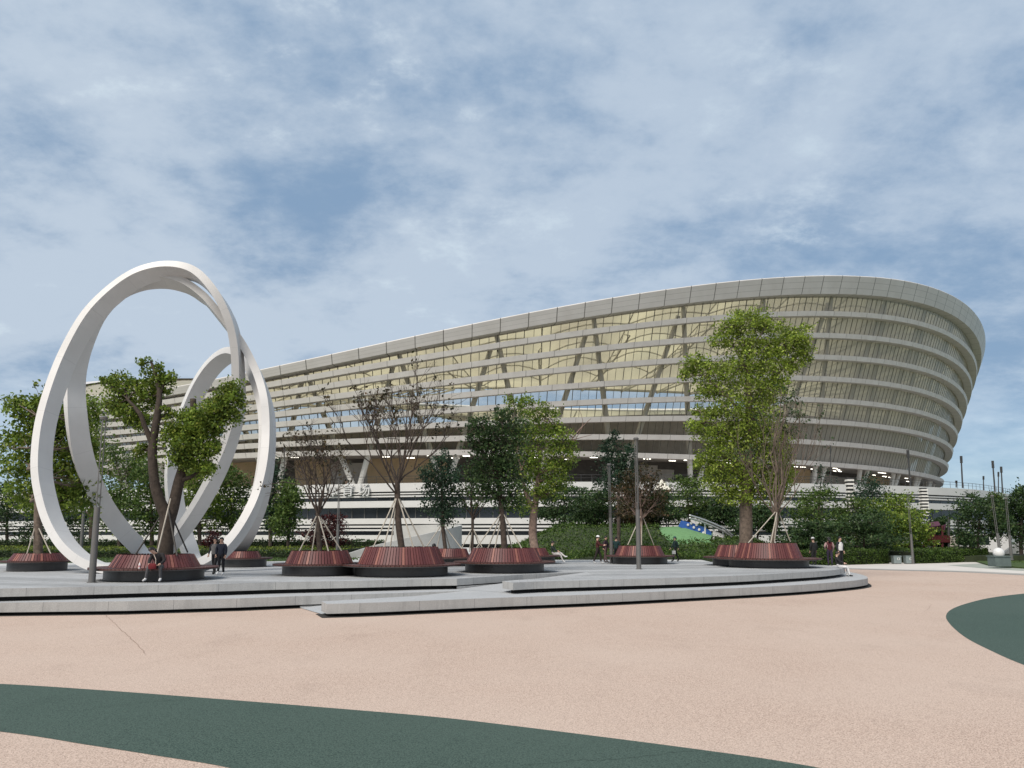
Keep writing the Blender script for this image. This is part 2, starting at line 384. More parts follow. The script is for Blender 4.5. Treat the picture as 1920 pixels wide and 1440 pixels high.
L_BROWN = leafm('leaf_brown', (.025, .030, .012), (.07, .05, .02), (.12, .06, .03))
L_RED = leafm('leaf_red', (.020, .006, .008), (.07, .014, .014), (.11, .03, .02))
L_YEL = leafm('leaf_hedge', (.06, .10, .012), (.17, .21, .03), (.24, .27, .05))
L_GRASS = leafm('leaf_grass', (.03, .065, .012), (.08, .13, .024), (.12, .17, .035))
# ------------------------------------------------------------ ground
ZG = -.84; ZM = -.42
def spline(pts, n=8, closed=False):
    P = [np.array(p, float) for p in pts]; k = len(P); out = []
    for i in range(k if closed else k - 1):
        a, b, c, d = (P[(i - 1) % k], P[i], P[(i + 1) % k], P[(i + 2) % k]) if closed else (P[max(i - 1, 0)], P[i], P[i + 1], P[min(i + 2, k - 1)])
        for j in range(n):
            t = j / n; out.append(.5 * (2 * b + (c - a) * t + (2 * a - 5 * b + 4 * c - d) * t * t + (3 * b - a - 3 * c + d) * t ** 3))
    if not closed: out.append(P[-1])
    return out
g = MB(); g.face([(-900, -200, ZG - .03), (900, -200, ZG - .03), (900, 1500, ZG - .03), (-900, 1500, ZG - .03)]); tag(g.build('ground', mat('far_ground', (.10, .13, .06), .95, .4, .05)), kind='structure')
def sheet(name, poly, z, m):
    b = MB(); b.prism([(p[0], p[1]) for p in poly], z - .01, z, 0, side=False, bottom=False); return tag(b.build(name, m), kind='structure')
# salmon plaza with a far curved edge
edge = [gp(x, y, ZG) for x, y in ((2150, 1089), (1920, 1078), (1800, 1072.5), (1680, 1069.5), (1590, 1067), (1500, 1066))]
sheet('plaza', [(-70, -30), (90, -30), (90, edge[0].y)] + [(p.x, p.y) for p in edge] + [(-10, edge[-1].y), (-70, 60)], ZG, M_PINK)
def gcurve(px): return spline([tuple(gp(x, y, ZG).xy) for x, y in px], 8)
up = gcurve([(-700, 1262), (-300, 1270), (0, 1282.5), (170, 1293), (385, 1309), (635, 1329), (820, 1345), (960, 1361), (1160, 1386), (1320, 1407), (1460, 1427), (1600, 1453), (1800, 1500)])
lo = gcurve([(-700, 1318), (-300, 1341), (0, 1372), (165, 1397), (280, 1415), (430, 1440), (640, 1490), (800, 1550)])
sheet('rubber_path', [(p[0], p[1]) for p in up] + [(p[0], p[1]) for p in lo[::-1]], ZG + .004, M_GREEN)
rg = gcurve([(2400, 1092), (2150, 1099), (1990, 1107), (1920, 1113), (1860, 1120.5), (1820, 1129.5), (1787, 1141), (1774, 1154), (1781, 1170), (1810, 1195), (1860, 1221), (1920, 1247), (2080, 1305), (2300, 1370)])
sheet('rubber_path', [(p[0], p[1]) for p in rg] + [(40, rg[-1][1]), (40, rg[0][1])], ZG + .004, M_GREEN)
# far path beyond the plaza: pale kerb strip, grey joint, pale walk
M_WALK = mat('pale_walk', (.56, .53, .49), .8, .12, .6); M_ASPH = mat('grey_walk', (.30, .29, .27), .85, .2, .8)
def strip(name, a, b, z, m):
    A = gcurve(a); B = gcurve(b); sheet(name, list(A) + list(B)[::-1], z, m)
strip('path', [(2150, 1088.6), (1920, 1077.6), (1800, 1072.1), (1680, 1069.1), (1590, 1066.6), (1500, 1065.6)], [(2150, 1060), (1920, 1055), (1800, 1052), (1680, 1051), (1590, 1051), (1500, 1051)], ZG + .004, M_WALK)
strip('path', [(2150, 1090.4), (1920, 1078.9), (1800, 1073), (1680, 1069.8), (1590, 1067.2), (1500, 1066.2)], [(2150, 1087), (1920, 1075.8), (1800, 1070.6), (1680, 1067.8), (1590, 1065.6), (1500, 1064.8)], ZG + .009, M_ASPH)
strip('path', [(2150, 1081), (1920, 1070.5), (1870, 1067.5), (1810, 1063), (1775, 1060)], [(2150, 1072), (1920, 1066), (1865, 1062), (1845, 1058.5), (1850, 1056)], ZG + .009, mat('grey_green_walk', (.31, .33, .29), .85, .2, .8))
# hairline cracks in the surfacing
M_CRACK = mat('crack', (.26, .18, .145), .9)
def crack(px, w, m):
    A = gcurve(px); rr = random.Random(len(px)); b = MB(); A = [np.array(p) + np.array((rr.uniform(-.02, .02), rr.uniform(-.03, .03))) for p in A]
    b.grid([[(p[0] - w * (.2 + .5 * rr.random()), p[1], ZG + .006) for p in A], [(p[0] + w * (.2 + .5 * rr.random()), p[1] + .012, ZG + .006) for p in A]], 0); tag(b.build('pavement', m), kind='structure')
crack([(196, 1153), (212, 1166), (235, 1189), (252, 1203), (272, 1226)], .010, M_CRACK)
crack([(1733, 1146), (1741, 1142), (1744, 1136), (1748, 1133)], .02, M_CRACK)
M_SEAM = mat('seam', (.03, .052, .044), .9); crack([(105, 1334), (150, 1332), (195, 1327), (270, 1318), (350, 1311)], .008, M_SEAM); crack([(985, 1437), (1080, 1427), (1180, 1423), (1260, 1412), (1312, 1408)], .006, M_SEAM)
# ------------------------------------------------------------ terrace: two tiers with two ramps
def offset_poly(P, d):
    P = [Vector((p[0], p[1])) for p in P]; n = len(P)
    A = sum(P[i].x * P[(i + 1) % n].y - P[(i + 1) % n].x * P[i].y for i in range(n)); s = 1 if A > 0 else -1
    out = []
    for i in range(n):
        a = (P[i] - P[i - 1]); b = (P[(i + 1) % n] - P[i]); a = a.normalized(); b = b.normalized()
        na = Vector((-a.y, a.x)) * s; nb = Vector((-b.y, b.x)) * s; k = (na + nb)
        k = k.normalized() if k.length > 1e-6 else na
        out.append(P[i] + k * d / max(k.dot(na), .5))
    return out
def xy(px, z): return [tuple(gp(x, y, z).xy) for x, y in px]
UL = xy([(-700, 1118), (-350, 1112), (0, 1103.6), (150, 1100.5), (280, 1097.3), (405, 1095), (513, 1092), (680, 1088.6), (790, 1086), (857, 1085)], 0)
UW = xy([(980, 1077.5), (1100, 1072.5)], 0)
UV_ = xy([(1112, 1077), (1030, 1083), (942, 1089.5)], 0)
URp = spline(xy([(962, 1092.6), (1020, 1090), (1140, 1086.8), (1280, 1083), (1400, 1078.5), (1480, 1074.3), (1540, 1070.8), (1572, 1067.5), (1584, 1064.8), (1574, 1062), (1545, 1059.6), (1480, 1057.2)], 0), 4)
back = xy([(1330, 1053.5), (1130, 1051), (900, 1051.5), (640, 1053), (500, 1054), (300, 1056), (0, 1061), (-350, 1066)], 0)
top_poly = UL + UW + UV_ + [tuple(p) for p in URp] + back
def tier(name, poly, z, hs, m_top, inset=.28):
    b = MB(); b.prism(poly, z - hs, z, 0, True, 1); return tag(b.build(name, [m_top, M_STONE]), kind='structure')
tier('terrace', top_poly, 0., .27, M_PAVE)
# stone edging cap on the front of the top tier
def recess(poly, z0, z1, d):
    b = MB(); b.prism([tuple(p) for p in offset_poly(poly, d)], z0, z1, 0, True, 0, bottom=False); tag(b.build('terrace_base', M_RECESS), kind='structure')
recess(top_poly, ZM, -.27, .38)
ML = xy([(-700, 1152), (-350, 1142), (0, 1130), (240, 1127.3), (450, 1121.8), (563, 1117.6)], ZM)
MW = xy([(673, 1114.3), (870, 1107.8)], ZM)
MV = xy([(900, 1110), (760, 1118.5), (603, 1127.6)], ZM)
MR = spline(xy([(613, 1132.3), (713, 1129.5), (943, 1120.5), (1120, 1114.2), (1300, 1106.3), (1480, 1097.6), (1580, 1090.5), (1618, 1086.3), (1627, 1083), (1618, 1078), (1595, 1073), (1550, 1068)], ZM), 4)
mid_back = [gp(1300, 1066, ZM).xy[:], gp(900, 1070, ZM).xy[:], gp(300, 1075, ZM).xy[:], gp(-700, 1085, ZM).xy[:]]
mid_poly = ML + MW + MV + [tuple(p) for p in MR] + [tuple(p) for p in mid_back]
tier('terrace', mid_poly, ZM, .31, M_RAMP)
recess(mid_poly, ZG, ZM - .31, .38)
# dark drainage strip round the foot of the lower tier
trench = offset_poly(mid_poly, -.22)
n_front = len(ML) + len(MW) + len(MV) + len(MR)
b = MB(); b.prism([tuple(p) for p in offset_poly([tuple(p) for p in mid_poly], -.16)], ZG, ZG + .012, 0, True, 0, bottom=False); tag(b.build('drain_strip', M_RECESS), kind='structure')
# ramps
def ramp(Pa, Qa, Pb, Qb, z0, z1):
    b = MB(); n = 6; A = [Vector(Pa).lerp(Vector(Qa), i / n) for i in range(n + 1)]; B = [Vector(Pb).lerp(Vector(Qb), i / n) for i in range(n + 1)]
    b.grid([[(*A[i], z0 + (z1 - z0) * i / n) for i in range(n + 1)], [(*B[i], z0 + (z1 - z0) * i / n) for i in range(n + 1)]])
    tag(b.build('ramp', M_RAMP), kind='structure')
ramp(ML[-1], MW[-1], MV[-1], MV[0], ZG + .016, ZM - .004)
ramp(UL[-1], UW[-1], UV_[-1], UV_[0], ZM + .004, -.004)
# walls that close the ramps against the tiers they cut into
def wallstrip(P, z0, z1, thick, dirv):
    b = MB(); b.prism([P[0], P[-1], (P[-1][0] + dirv[0] * thick, P[-1][1] + dirv[1] * thick), (P[0][0] + dirv[0] * thick, P[0][1] + dirv[1] * thick)], z0, z1, 0)
    tag(b.build('terrace_wall', M_STONE), kind='structure')
wallstrip([Vector(UL[-1]) + Vector((.004, .03)), UW[-1]], ZM, -.31, .2, (-.1, .2)); wallstrip([Vector(ML[-1]) + Vector((0, .03)), MW[-1]], ZG, ZM - .35, .2, (-.1, .2))
# lawn behind the terrace
lawn_edge = xy([(-900, 1060), (-350, 1060), (0, 1056), (300, 1053), (500, 1051.8), (640, 1050.5)], 0)
b = MB(); b.prism(lawn_edge + [(gp(640, 1050.5).x, 112), (-120, 112)], -.5, -.02, 0); tag(b.build('lawn', mat('lawn_soil', (.045, .075, .018), .95, .4, 3, .6, 60)), kind='structure')
b = MB(); b.prism([(-60, 40), (12, 40), (14, 60), (14, 112), (-60, 112)], -.6, -.03, 0); tag(b.build('pavement', mat('pavement_back', (.50, .50, .49), .8, .15, .5)), kind='structure')
# ------------------------------------------------------------ stadium
P_ = dict(zip('cx cy a b rot zb fl zm dz ph hf c1 s1 b2 h2 m'.split(), [19.295, 220.253, 117.52, 81.291, 32.218, 14.931, 0.345, 39.793, 13.181, 107.55, 2.441, -0.958, 0.368, 0.097, 1.132, 1.017]))
class Ring:
    def __init__(s):
        th = np.linspace(0, 2 * PI, 4001)[:-1]; p = P_; c, q = np.cos(th), np.sin(th)
        x = p['a'] * np.sign(c) * abs(c) ** p['m']; y = p['b'] * np.sign(q) * abs(q) ** p['m']
        d = np.hypot(np.roll(x, -1) - x, np.roll(y, -1) - y); s.L = d.sum(); cum = np.concatenate([[0], np.cumsum(d)])
        s.th = th; s.cum = cum; s.x, s.y = x, y
        tx = np.roll(x, -1) - np.roll(x, 1); ty = np.roll(y, -1) - np.roll(y, 1); n = np.hypot(tx, ty); s.nx, s.ny = ty / n, -tx / n
        ph = rad(p['ph']); k2 = np.cos(2 * (th - ph)); s.zt = p['zm'] + p['dz'] * k2 + p['c1'] * c + p['s1'] * q
        s.zbb = p['zb'] + p['b2'] * k2; s.H = p['hf'] + p['h2'] * k2; s.ca, s.sa = math.cos(rad(p['rot'])), math.sin(rad(p['rot']))
    def sample(s, u):
        """u in 0..1 of arc length -> index float"""
        l = (u % 1) * s.L; i = int(np.searchsorted(s.cum, l, 'right')) - 1; return min(i, 3999)
    def data(s, u):
        i = s.sample(u); return s.zbb[i], s.zt[i] - s.H[i], s.zt[i]
    def pt(s, u, z, off):
        i = s.sample(u); zb = s.zbb[i]; o = P_['fl'] * (z - zb) + off
        X, Y = s.x[i] + s.nx[i] * o, s.y[i] + s.ny[i] * o
        wx = P_['cx'] + X * s.ca - Y * s.sa; e = max(0., -64 - wx)
        return Vector((wx - .014 * e * e, P_['cy'] + X * s.sa + Y * s.ca, z))
    def facing(s, u):
        i = s.sample(u); n = Vector((s.nx[i] * s.ca - s.ny[i] * s.sa, s.nx[i] * s.sa + s.ny[i] * s.ca)); p = s.pt(u, 20, 0).xy
        return -p.dot(n)
R = Ring(); NV = 40; NM = 440
def zlev(u, k): zb, zf, zt = R.data(u); return zb + (zf - zb) * k / 8
us = [i / NM for i in range(NM)]
vis = [u for u in us if R.facing(u) > -50]
# contiguous visible range
i0 = next(i for i in range(NM) if R.facing(us[i]) > -50 and R.facing(us[i - 1]) <= -50)
vis = [us[(i0 + k) % NM] + (1 if i0 + k >= NM else 0) for k in range(len(vis) + 1)]
full = us + [1.0]
org = Vector((P_['cx'], P_['cy'], 9.6))
st = empty('stadium', (0, 0, 0), 'large pale stadium with curved horizontal louvre bands flaring up to a saddle roof edge', 'stadium')
# fascia all round
b = MB()
prof = lambda u: (lambda zb, zf, zt: [R.pt(u, zf, -2.6) , R.pt(u, zf, 0), R.pt(u, zt - .15, 0), R.pt(u, zt, -.15), R.pt(u, zt, -3.0)])(*R.data(u))
rows = list(zip(*[prof(u) for u in full]))
b.grid([list(r) for r in rows], 0, uvs=([u * NV * 3.6 for u in full], [0.02, 0.02, .98, .99, .995])); b.build('fascia', M_FASCIA, st, smooth=True)
# eight louvre bands
for k in range(8):
    b = MB()
    def bp(u):
        z = zlev(u, k); h = .86
        return [R.pt(u, z, 0), R.pt(u, z + h, -.05), R.pt(u, z + h + .12, -1.9), R.pt(u, z + .55, -1.95), R.pt(u, z + .1, -1.7), R.pt(u, z, 0)]
    rows = list(zip(*[bp(u) for u in vis])); b.grid([list(r) for r in rows], 0, uvs=([u * NV * 3.6 for u in vis], [0, .3, .5, .6, .8, 1])); b.build('louvre_band', M_BAND, st, smooth=True)
# glazing behind the bands, one ribbon a storey
for k in range(8):
    b = MB(); r0 = []; r1 = []
    for u in vis:
        z0 = zlev(u, k) + .6; z1 = (zlev(u, k + 1) + .5) if k < 7 else R.data(u)[1] + .3
        r0.append(R.pt(u, z0, -1.8)); r1.append(R.pt(u, z1, -1.8))
    b.grid([r0, r1], 0)
    for i in range(len(vis)):
        o = (r0[i] - org).xy.normalized(); d = Vector((o.x, o.y, 0)); t = Vector((-o.y, o.x, 0)); wv = .035 if i % 3 else .06
        A, B = r0[i] + d * .04, r1[i] + d * .04
        b.face([A - t * wv, A + t * wv, B + t * wv, B - t * wv], 1); b.face([A + t * wv, A + t * wv - d * .12, B + t * wv - d * .12, B + t * wv], 1); b.face([A - t * wv - d * .12, A - t * wv, B - t * wv, B - t * wv - d * .12], 1)
    b.build('glazing', [M_GLASS, M_MULL], st)
# V columns
vc = [j / NV for j in range(NV)]
near_v = [u for u in vc if R.facing(u) > -38]
ZD = 9.62
for u in near_v:
    b = MB()
    for s in (-1, 1):
        zt = R.data(u)[1]; p0 = R.pt(u + s * .0006, ZD - .05, -2.3); p1 = R.pt(u + s * .5 / NV * .97, zt + .2, -2.75)
        b.tube([p0, p0.lerp(p1, .25), p0.lerp(p1, .6), p1], [.46, .50, .46, .40], 10)
    b.build('v_column', M_COLUMN, st, smooth=True)
# roof: inner tension ring, membrane, trusses
def inner(u):
    i = R.sample(u); th = R.th[i]; X, Y = 74 * math.cos(th), 44 * math.sin(th)
    x = X * R.ca - Y * R.sa; y = X * R.sa + Y * R.ca
    return Vector((P_['cx'] + x, P_['cy'] + y, 40.0 + .115 * y))
b = MB(); rows = []
NR = 10
for q in range(NR + 1):
    t = q / NR; row = []
    for j in range(NV * 6 + 1):
        u = j / (NV * 6); zt = R.data(u)[2]; o = R.pt(u, zt - .5, -2.0); p = o.lerp(inner(u), t); arch = abs(math.sin(PI * (u * NV))) * 2.1 * math.sin(PI * min(1, t * 1.15) ** .8) if 0 < t < 1 else 0
        row.append((p.x, p.y, p.z - 2.2 * math.sin(PI * t) + arch))
    rows.append(row)
b.grid(rows, 0); b.build('roof_membrane', M_MEMB, st, smooth='all')
b = MB(); b.tube([inner(j / 120) for j in range(121)], .45, 8); b.build('inner_ring', M_COLUMN, st, smooth=True)
for j in range(NV):
    u = j / NV; b = MB(); zt = R.data(u)[2]; o = R.pt(u, zt - 1.2, -3.0); inn = inner(u)
    top = [o.lerp(inn, t) + Vector((0, 0, -2.3 * math.sin(PI * t) - .25)) for t in (0, .2, .4, .6, .8, 1)]
    lo0 = R.pt(u, R.data(u)[1] - 3.2, -4.5); low = [lo0.lerp(inn + Vector((0, 0, -.6)), t) + Vector((0, 0, -1.6 * math.sin(PI * t))) for t in (0, .2, .4, .6, .8, 1)]
    b.tube(top, .12, 5); b.tube(low, .16, 5)
    for q in range(5): b.tube([low[q], top[q + 1]], .12, 5, cap=False); b.tube([top[q + 1], low[q + 1]], .07, 4, cap=False)
    un = (j + .5) / NV; on = R.pt(un, R.data(un)[2] - 1.5, -3); 
    # arch ribs carrying the membrane between two trusses
    nx = (j + 1) / NV; zt2 = R.data(nx)[2]; o2 = R.pt(nx, zt2 - 1.2, -3.0); in2 = inner(nx)
    for t in (.12, .30, .48, .66):
        A = o.lerp(inn, t); B = o2.lerp(in2, t); sag = -2.3 * math.sin(PI * t)
        b.tube([A.lerp(B, s) + Vector((0, 0, sag - .3 + 2.0 * math.sin(PI * s) * math.sin(PI * t) ** .6)) for s in (0, .17, .33, .5, .67, .83, 1)], .13, 5, cap=False)
    b.build('roof_truss', M_COLUMN, st)
# seating bowl: outer underside and inner rake
NB = 120; rim = lambda u: R.data(u)[0] + .30 * (R.data(u)[2] - R.data(u)[0])
bu = [j / NB for j in range(NB + 1)]
b = MB(); b.grid([[R.pt(u, zlev(u, 0) + .3, -1.9) for u in bu], [R.pt(u, zlev(u, 0) + .45, -12) for u in bu], [R.pt(u, R.data(u)[0] + .75, -13) for u in bu], [R.pt(u, rim(u), -7.5) for u in bu], [R.pt(u, rim(u), -8.3) for u in bu]], 0)
b.build('bowl_underside', M_CONC, st)
b = MB(); rows = []
for q in range(12):
    t = q / 11; rows.append([])
    for u in bu:
        o = R.pt(u, rim(u) - .05, -8.3); c = Vector((P_['cx'], P_['cy'], 0)); i2 = (inner(u).xy * .86 + c.xy * .14); z = rim(u) - .1 + (2.0 - rim(u)) * t
        p = o.xy.lerp(i2, t); rows[-1].append((p.x, p.y, z))
b.grid(rows, 0); b.build('seating', M_SEAT, st)
# concourse under the lowest band: back wall with tan panels and dark openings, lit tubes
b = MB(); random.seed(4)
seg = 160; m = 0
for j in range(seg):
    u0, u1 = j / seg, (j + 1) / seg
    if R.facing((u0 + u1) / 2) < -35: continue
    m = random.choices((0, 1, 2), (.45, .40, .15))[0] if j % 2 == 0 else m
    z1 = zlev(u0, 0) + .44; zm_ = z1 if m == 0 else z1 - random.uniform(.6, 1.4)
    A0, A1, B0, B1 = R.pt(u0, ZD - .1, -9), R.pt(u1, ZD - .1, -9), R.pt(u1, zm_, -10), R.pt(u0, zm_, -10)
    b.face([A0, A1, B0, B1], m)
    if zm_ < z1: b.face([R.pt(u0, zm_, -9.9), R.pt(u1, zm_, -9.9), R.pt(u1, z1, -9.9), R.pt(u0, z1, -9.9)], 2)
b.build('concourse_wall', [M_TAN, M_CONC, M_DARK], st)
random.seed(9)
cnt = 0
for j in range(300):
    u = j / 300
    if R.facing(u) < -20 or random.random() < .55: continue
    cnt += 1
    if cnt > 90: break
    off = random.choice((-3.8, -5.5, -7.5)); z = zlev(u, 0) + .25; a = R.pt(u, z, off); c = R.pt(u + .0022, z, off - random.uniform(-.4, .4)); b = MB(); b.tube([a, c], .06, 5); b.build('lit_tube', M_LIT, st)
# floodlight clusters under the roof
for u_px, v_px, nlamp in ((945, 656, 8), (1275, 610, 6)):
    P0 = at(u_px - 32, v_px + 4, 152); P1 = at(u_px + 34, v_px - 5, 152)
    b = MB(); b.tube([P0, P1], .1, 5)
    for q in range(nlamp): b.sphere(P0.lerp(P1, (q + .5) / nlamp) + Vector((0, -.3, -.4)), (.5, .35, .5), 8, 1)
    b.build('floodlight', [M_METAL, mat('lamp_face', (.85, .84, .8), .3)], st, smooth=True)
# ------------------------------------------------------------ podium
pod_px = [(-2200, 960, 260), (-1300, 0, 200), (-700, 0, 176), (-200, 0, 158), (150, 0, 143), (437, 0, 130), (540, 0, 126.5), (800, 0, 119.5), (1090, 0, 117.5), (1300, 0, 118), (1480, 0, 120.5), (1690, 0, 127.5), (1800, 0, 135), (1850, 0, 142), (1900, 0, 158), (1925, 0, 185), (1930, 0, 230)]
PC = spline([((x - 960) / F * D, D) for x, _, D in pod_px], 6)
PCn = []
for i, p in enumerate(PC):
    t = PC[min(i + 1, len(PC) - 1)] - PC[max(i - 1, 0)]; t = t / np.hypot(*t); PCn.append(np.array([t[1], -t[0]]))
po = empty('stadium_podium', (0, 0, 0), 'white banded podium building carrying the stadium, with dark ribbon windows', 'podium')
def pband(z0, z1, o0, name, m, back=1.2, i0=0, i1=None):
    b = MB(); idx = list(range(len(PC)))[i0:i1]; pr = [(o0 - back, z0), (o0, z0), (o0, z1), (o0 - back, z1), (o0 - back, z0)]
    cum = [0]
    for a in idx[1:]: cum.append(cum[-1] + float(np.hypot(*(PC[a] - PC[a - 1]))))
    b.grid([[(*(PC[i] + PCn[i] * o), z) for i in idx] for o, z in pr], 0, uvs=([c / 2.4 for c in cum], [0, .2, .5, .8, 1])); return b.build(name, m, po, smooth=True)
for z0, z1, o in ((8.45, 9.75, 0), (8.02, 8.22, -.1), (7.6, 7.82, -.1), (5.98, 7.0, .1), (3.42, 4.3, .1), (2.88, 3.18, 0), (2.35, 2.62, 0), (.4, 1.72, .2)):
    pband(z0, z1, o, 'white_band', M_PODW)
b = MB(); idx = range(len(PC))
b.grid([[(*(PC[i] - PCn[i] * 1.0), z) for i in idx] for z in (-.9, 9.6)], 0)
for i in range(0, len(PC) - 1):
    n = max(1, int(np.hypot(*(PC[i + 1] - PC[i])) / 1.8))
    for k in range(n):
        q = PC[i] + (PC[i + 1] - PC[i]) * k / n - PCn[i] * .93; t = np.array([-PCn[i][1], PCn[i][0]]) * .05
        b.face([(*(q - t), 4.3), (*(q + t), 4.3), (*(q + t), 7.6), (*(q - t), 7.6)], 1)
b.build('glass_wall', [M_PODG, M_METAL], po)
b = MB()
for i in range(len(PC) - 1):
    a, c = PC[i], PC[i + 1]; A2 = np.array([P_['cx'], P_['cy']]); 
    b.face([(*a, 9.58), (*c, 9.58), (*(c * .0 + A2 * 1.0 + (c - A2) * .45), 9.58), (*(A2 + (a - A2) * .45), 9.58)], 0)
b.build('deck', M_DECK, po)
b = MB(); rl = [(*(PC[i] - PCn[i] * .5), 10.85) for i in idx]; b.tube(rl, .035, 5); b.tube([(x, y, 10.4) for x, y, z in rl], .02, 4)
for i in range(len(PC) - 1):
    n = max(1, int(np.hypot(*(PC[i + 1] - PC[i])) / 1.5))
    for k in range(n):
        q = PC[i] + (PC[i + 1] - PC[i]) * k / n - PCn[i] * .5; b.tube([(*q, 9.6), (*q, 10.85)], .035, 4, cap=False)
b.build('railing', M_METD, po)
# stadium sign: raised white characters standing on the parapet face
def text_mesh(body, size, depth, name, m, parent, loc, rz, rx=90):
    cu = bpy.data.curves.new(name, 'FONT'); cu.body = body; cu.size = size; cu.extrude = depth; cu.align_x = 'CENTER'
    o = bpy.data.objects.new('tmp', cu); COL.objects.link(o); dg = bpy.context.evaluated_depsgraph_get(); me = bpy.data.meshes.new_from_object(o.evaluated_get(dg)); bpy.data.objects.remove(o)
    me.materials.clear(); me.materials.append(m); o = bpy.data.objects.new(name, me); COL.objects.link(o); o.location = loc; o.rotation_euler = (rad(rx), 0, rz); o.parent = parent; return o
sp = at(652, 926, 122.6)
text_mesh('体 育 场', 2.2, .12, 'sign_lettering', mat('sign_white', (.62, .62, .62), .4), po, (sp.x, sp.y, sp.z - .2), rad(-16))
# ------------------------------------------------------------ ring sculpture: one white ribbon looping twice, and a lower loop
sc = empty('ring_sculpture', tuple(gp(270, 1068)), 'tall white sculpture of looping ribbon rings standing on the paving', 'sculpture')
def ribbon(name, pts, w_, t_, az, closed, inner=None):
    """pts: (px,py,depth); az per point gives the facing of the ribbon's front edge"""
    Q = [at(x, y, D) for x, y, D in pts]
    TH = [t_] * len(Q); c0 = sum(Q, Vector()) / len(Q); Q0 = list(Q)
    for i in (inner or []):   # these points trace the rear inner edge; step back to the middle of the front edge
        T = (Q0[i + 1] - Q0[i - 1]).normalized(); a = rad(az[i]); nn = Vector((math.sin(a), -math.cos(a), .08 + .34 * max(0, min(1, (Q[i].z - 7) / 7)))); nn = (nn - T * nn.dot(T)).normalized(); q = T.cross(nn).normalized()
        if q.dot(Q[i] - c0) < 0: q = -q
        TH[i] = t_ - .04; Q[i] = Q0[i] + nn * w_ + q * TH[i] / 2
    P = spline([tuple(q) for q in Q], 10, closed); n = len(P); A = spline(list(zip(az, TH)), 10, closed)
    P = [Vector(p) for p in P]; cen = sum(P, Vector()) / n; rows = []
    for i in range(n):
        T = (P[(i + 1) % n] - P[i - 1]) if closed else (P[min(i + 1, n - 1)] - P[max(i - 1, 0)]); T = T.normalized(); a = rad(A[i][0])
        nn = Vector((math.sin(a), -math.cos(a), .08 + .34 * max(0, min(1, (P[i].z - 7) / 7)))); nn = (nn - T * nn.dot(T)).normalized(); q = T.cross(nn).normalized()
        if q.dot(P[i] - cen) < 0: q = -q
        h = A[i][1] / 2; rows.append([P[i] + q * h, P[i] - q * h, P[i] - q * h - nn * w_, P[i] + q * h - nn * w_])
    b = MB(); cols = list(zip(*rows)); c2 = [list(c) for c in cols] 
    for k in range(4):
        A_, B_ = c2[k] + ([c2[k][0]] if closed else []), c2[(k + 1) % 4] + ([c2[(k + 1) % 4][0]] if closed else []); b.grid([A_, B_], 0, uvs=([i / 14 for i in range(len(A_))], [0, 1]))
    if not closed:
        b.face(rows[0]); b.face(rows[-1][::-1])
    o = b.build(name, M_WHITE, sc, smooth='all'); o.matrix_parent_inverse = Matrix.Translation(-sc.location); return o
loop = [(64, 877, 37.0, -9), (70, 800, 37.3, -9), (90, 725, 37.6, -9), (118, 655, 38.0, -9), (157, 587, 38.2, -9), (205, 538, 38.4, -10), (255, 506, 38.5, -10), (310, 494, 38.6, -10), (360, 504, 38.7, -10), (398, 541, 38.8, -7), (424, 590, 39.2, -3), (437, 640, 39.7, 2), (441, 700, 40.3, 3), (437, 760, 41.0, -1), (424, 815, 41.8, -7), (405, 865, 42.6, -13), (378, 918, 43.6, -19), (345, 972, 44.8, -24), (310, 1018, 45.8, -24), (280, 1046, 46.4, -26), (255, 1040, 46.6, -30), (220, 1010, 45.3, -32), (178, 955, 43.3, -34), (149, 897, 41.6, -36), (132, 840, 40.4, -37), (124, 777, 39.7, -34), (158, 735, 40.3, -28, 1), (164, 690, 40.2, -22, 1), (178, 642, 40.1, -17, 1), (201, 594, 40.0, -14, 1), (232, 562, 40.0, -12, 1), (268, 546, 40.0, -10, 1), (308, 542, 40.0, -10, 1), (342, 549, 40.1, -9, 1), (373, 566, 40.3, -8, 1), (402, 592, 40.5, -6, 1), (440, 624, 40.2, 0), (464, 662, 40.4, 4), (484, 707, 40.4, 6), (495, 752, 40.2, 7), (498, 805, 40.0, 7), (494, 862, 39.5, 6), (481, 918, 39.0, 4), (462, 962, 38.5, 0), (435, 1004, 38.0, -3), (402, 1037, 37.5, -5), (368, 1056, 37.0, -7), (322, 1069, 36.5, -9), (270, 1073, 36.1, -10), (215, 1070, 35.9, -10), (160, 1058, 35.9, -10), (120, 1030, 36.1, -10), (92, 990, 36.4, -10), (74, 940, 36.7, -10)]
ribbon('ring_ribbon', [p[:3] for p in loop], .98, .40, [p[3] for p in loop], True, [i for i, p in enumerate(loop) if len(p) > 4])
low = [(474, 712, 41.4, -20), (456, 676, 41.9, -24), (432, 657, 42.6, -30), (408, 662, 43.4, -36), (382, 686, 44.3, -38), (358, 724, 45.1, -40), (338, 770, 45.8, -40), (322, 815, 46.5, -40), (313, 860, 47.0, -40), (311, 905, 47.4, -40), (316, 950, 47.7, -40), (326, 990, 47.9, -40), (338, 1022, 48.0, -40), (350, 1050, 48.0, -40), (375, 1062, 47.4, -38), (410, 1050, 45.5, -34), (440, 1015, 43.5, -30), (466, 958, 42.0, -26), (482, 900, 41.2, -22), (490, 840, 41.0, -20), (489, 770, 41.1, -20)]
ribbon('ring_ribbon', [p[:3] for p in low], .95, .42, [p[3] for p in low], True)
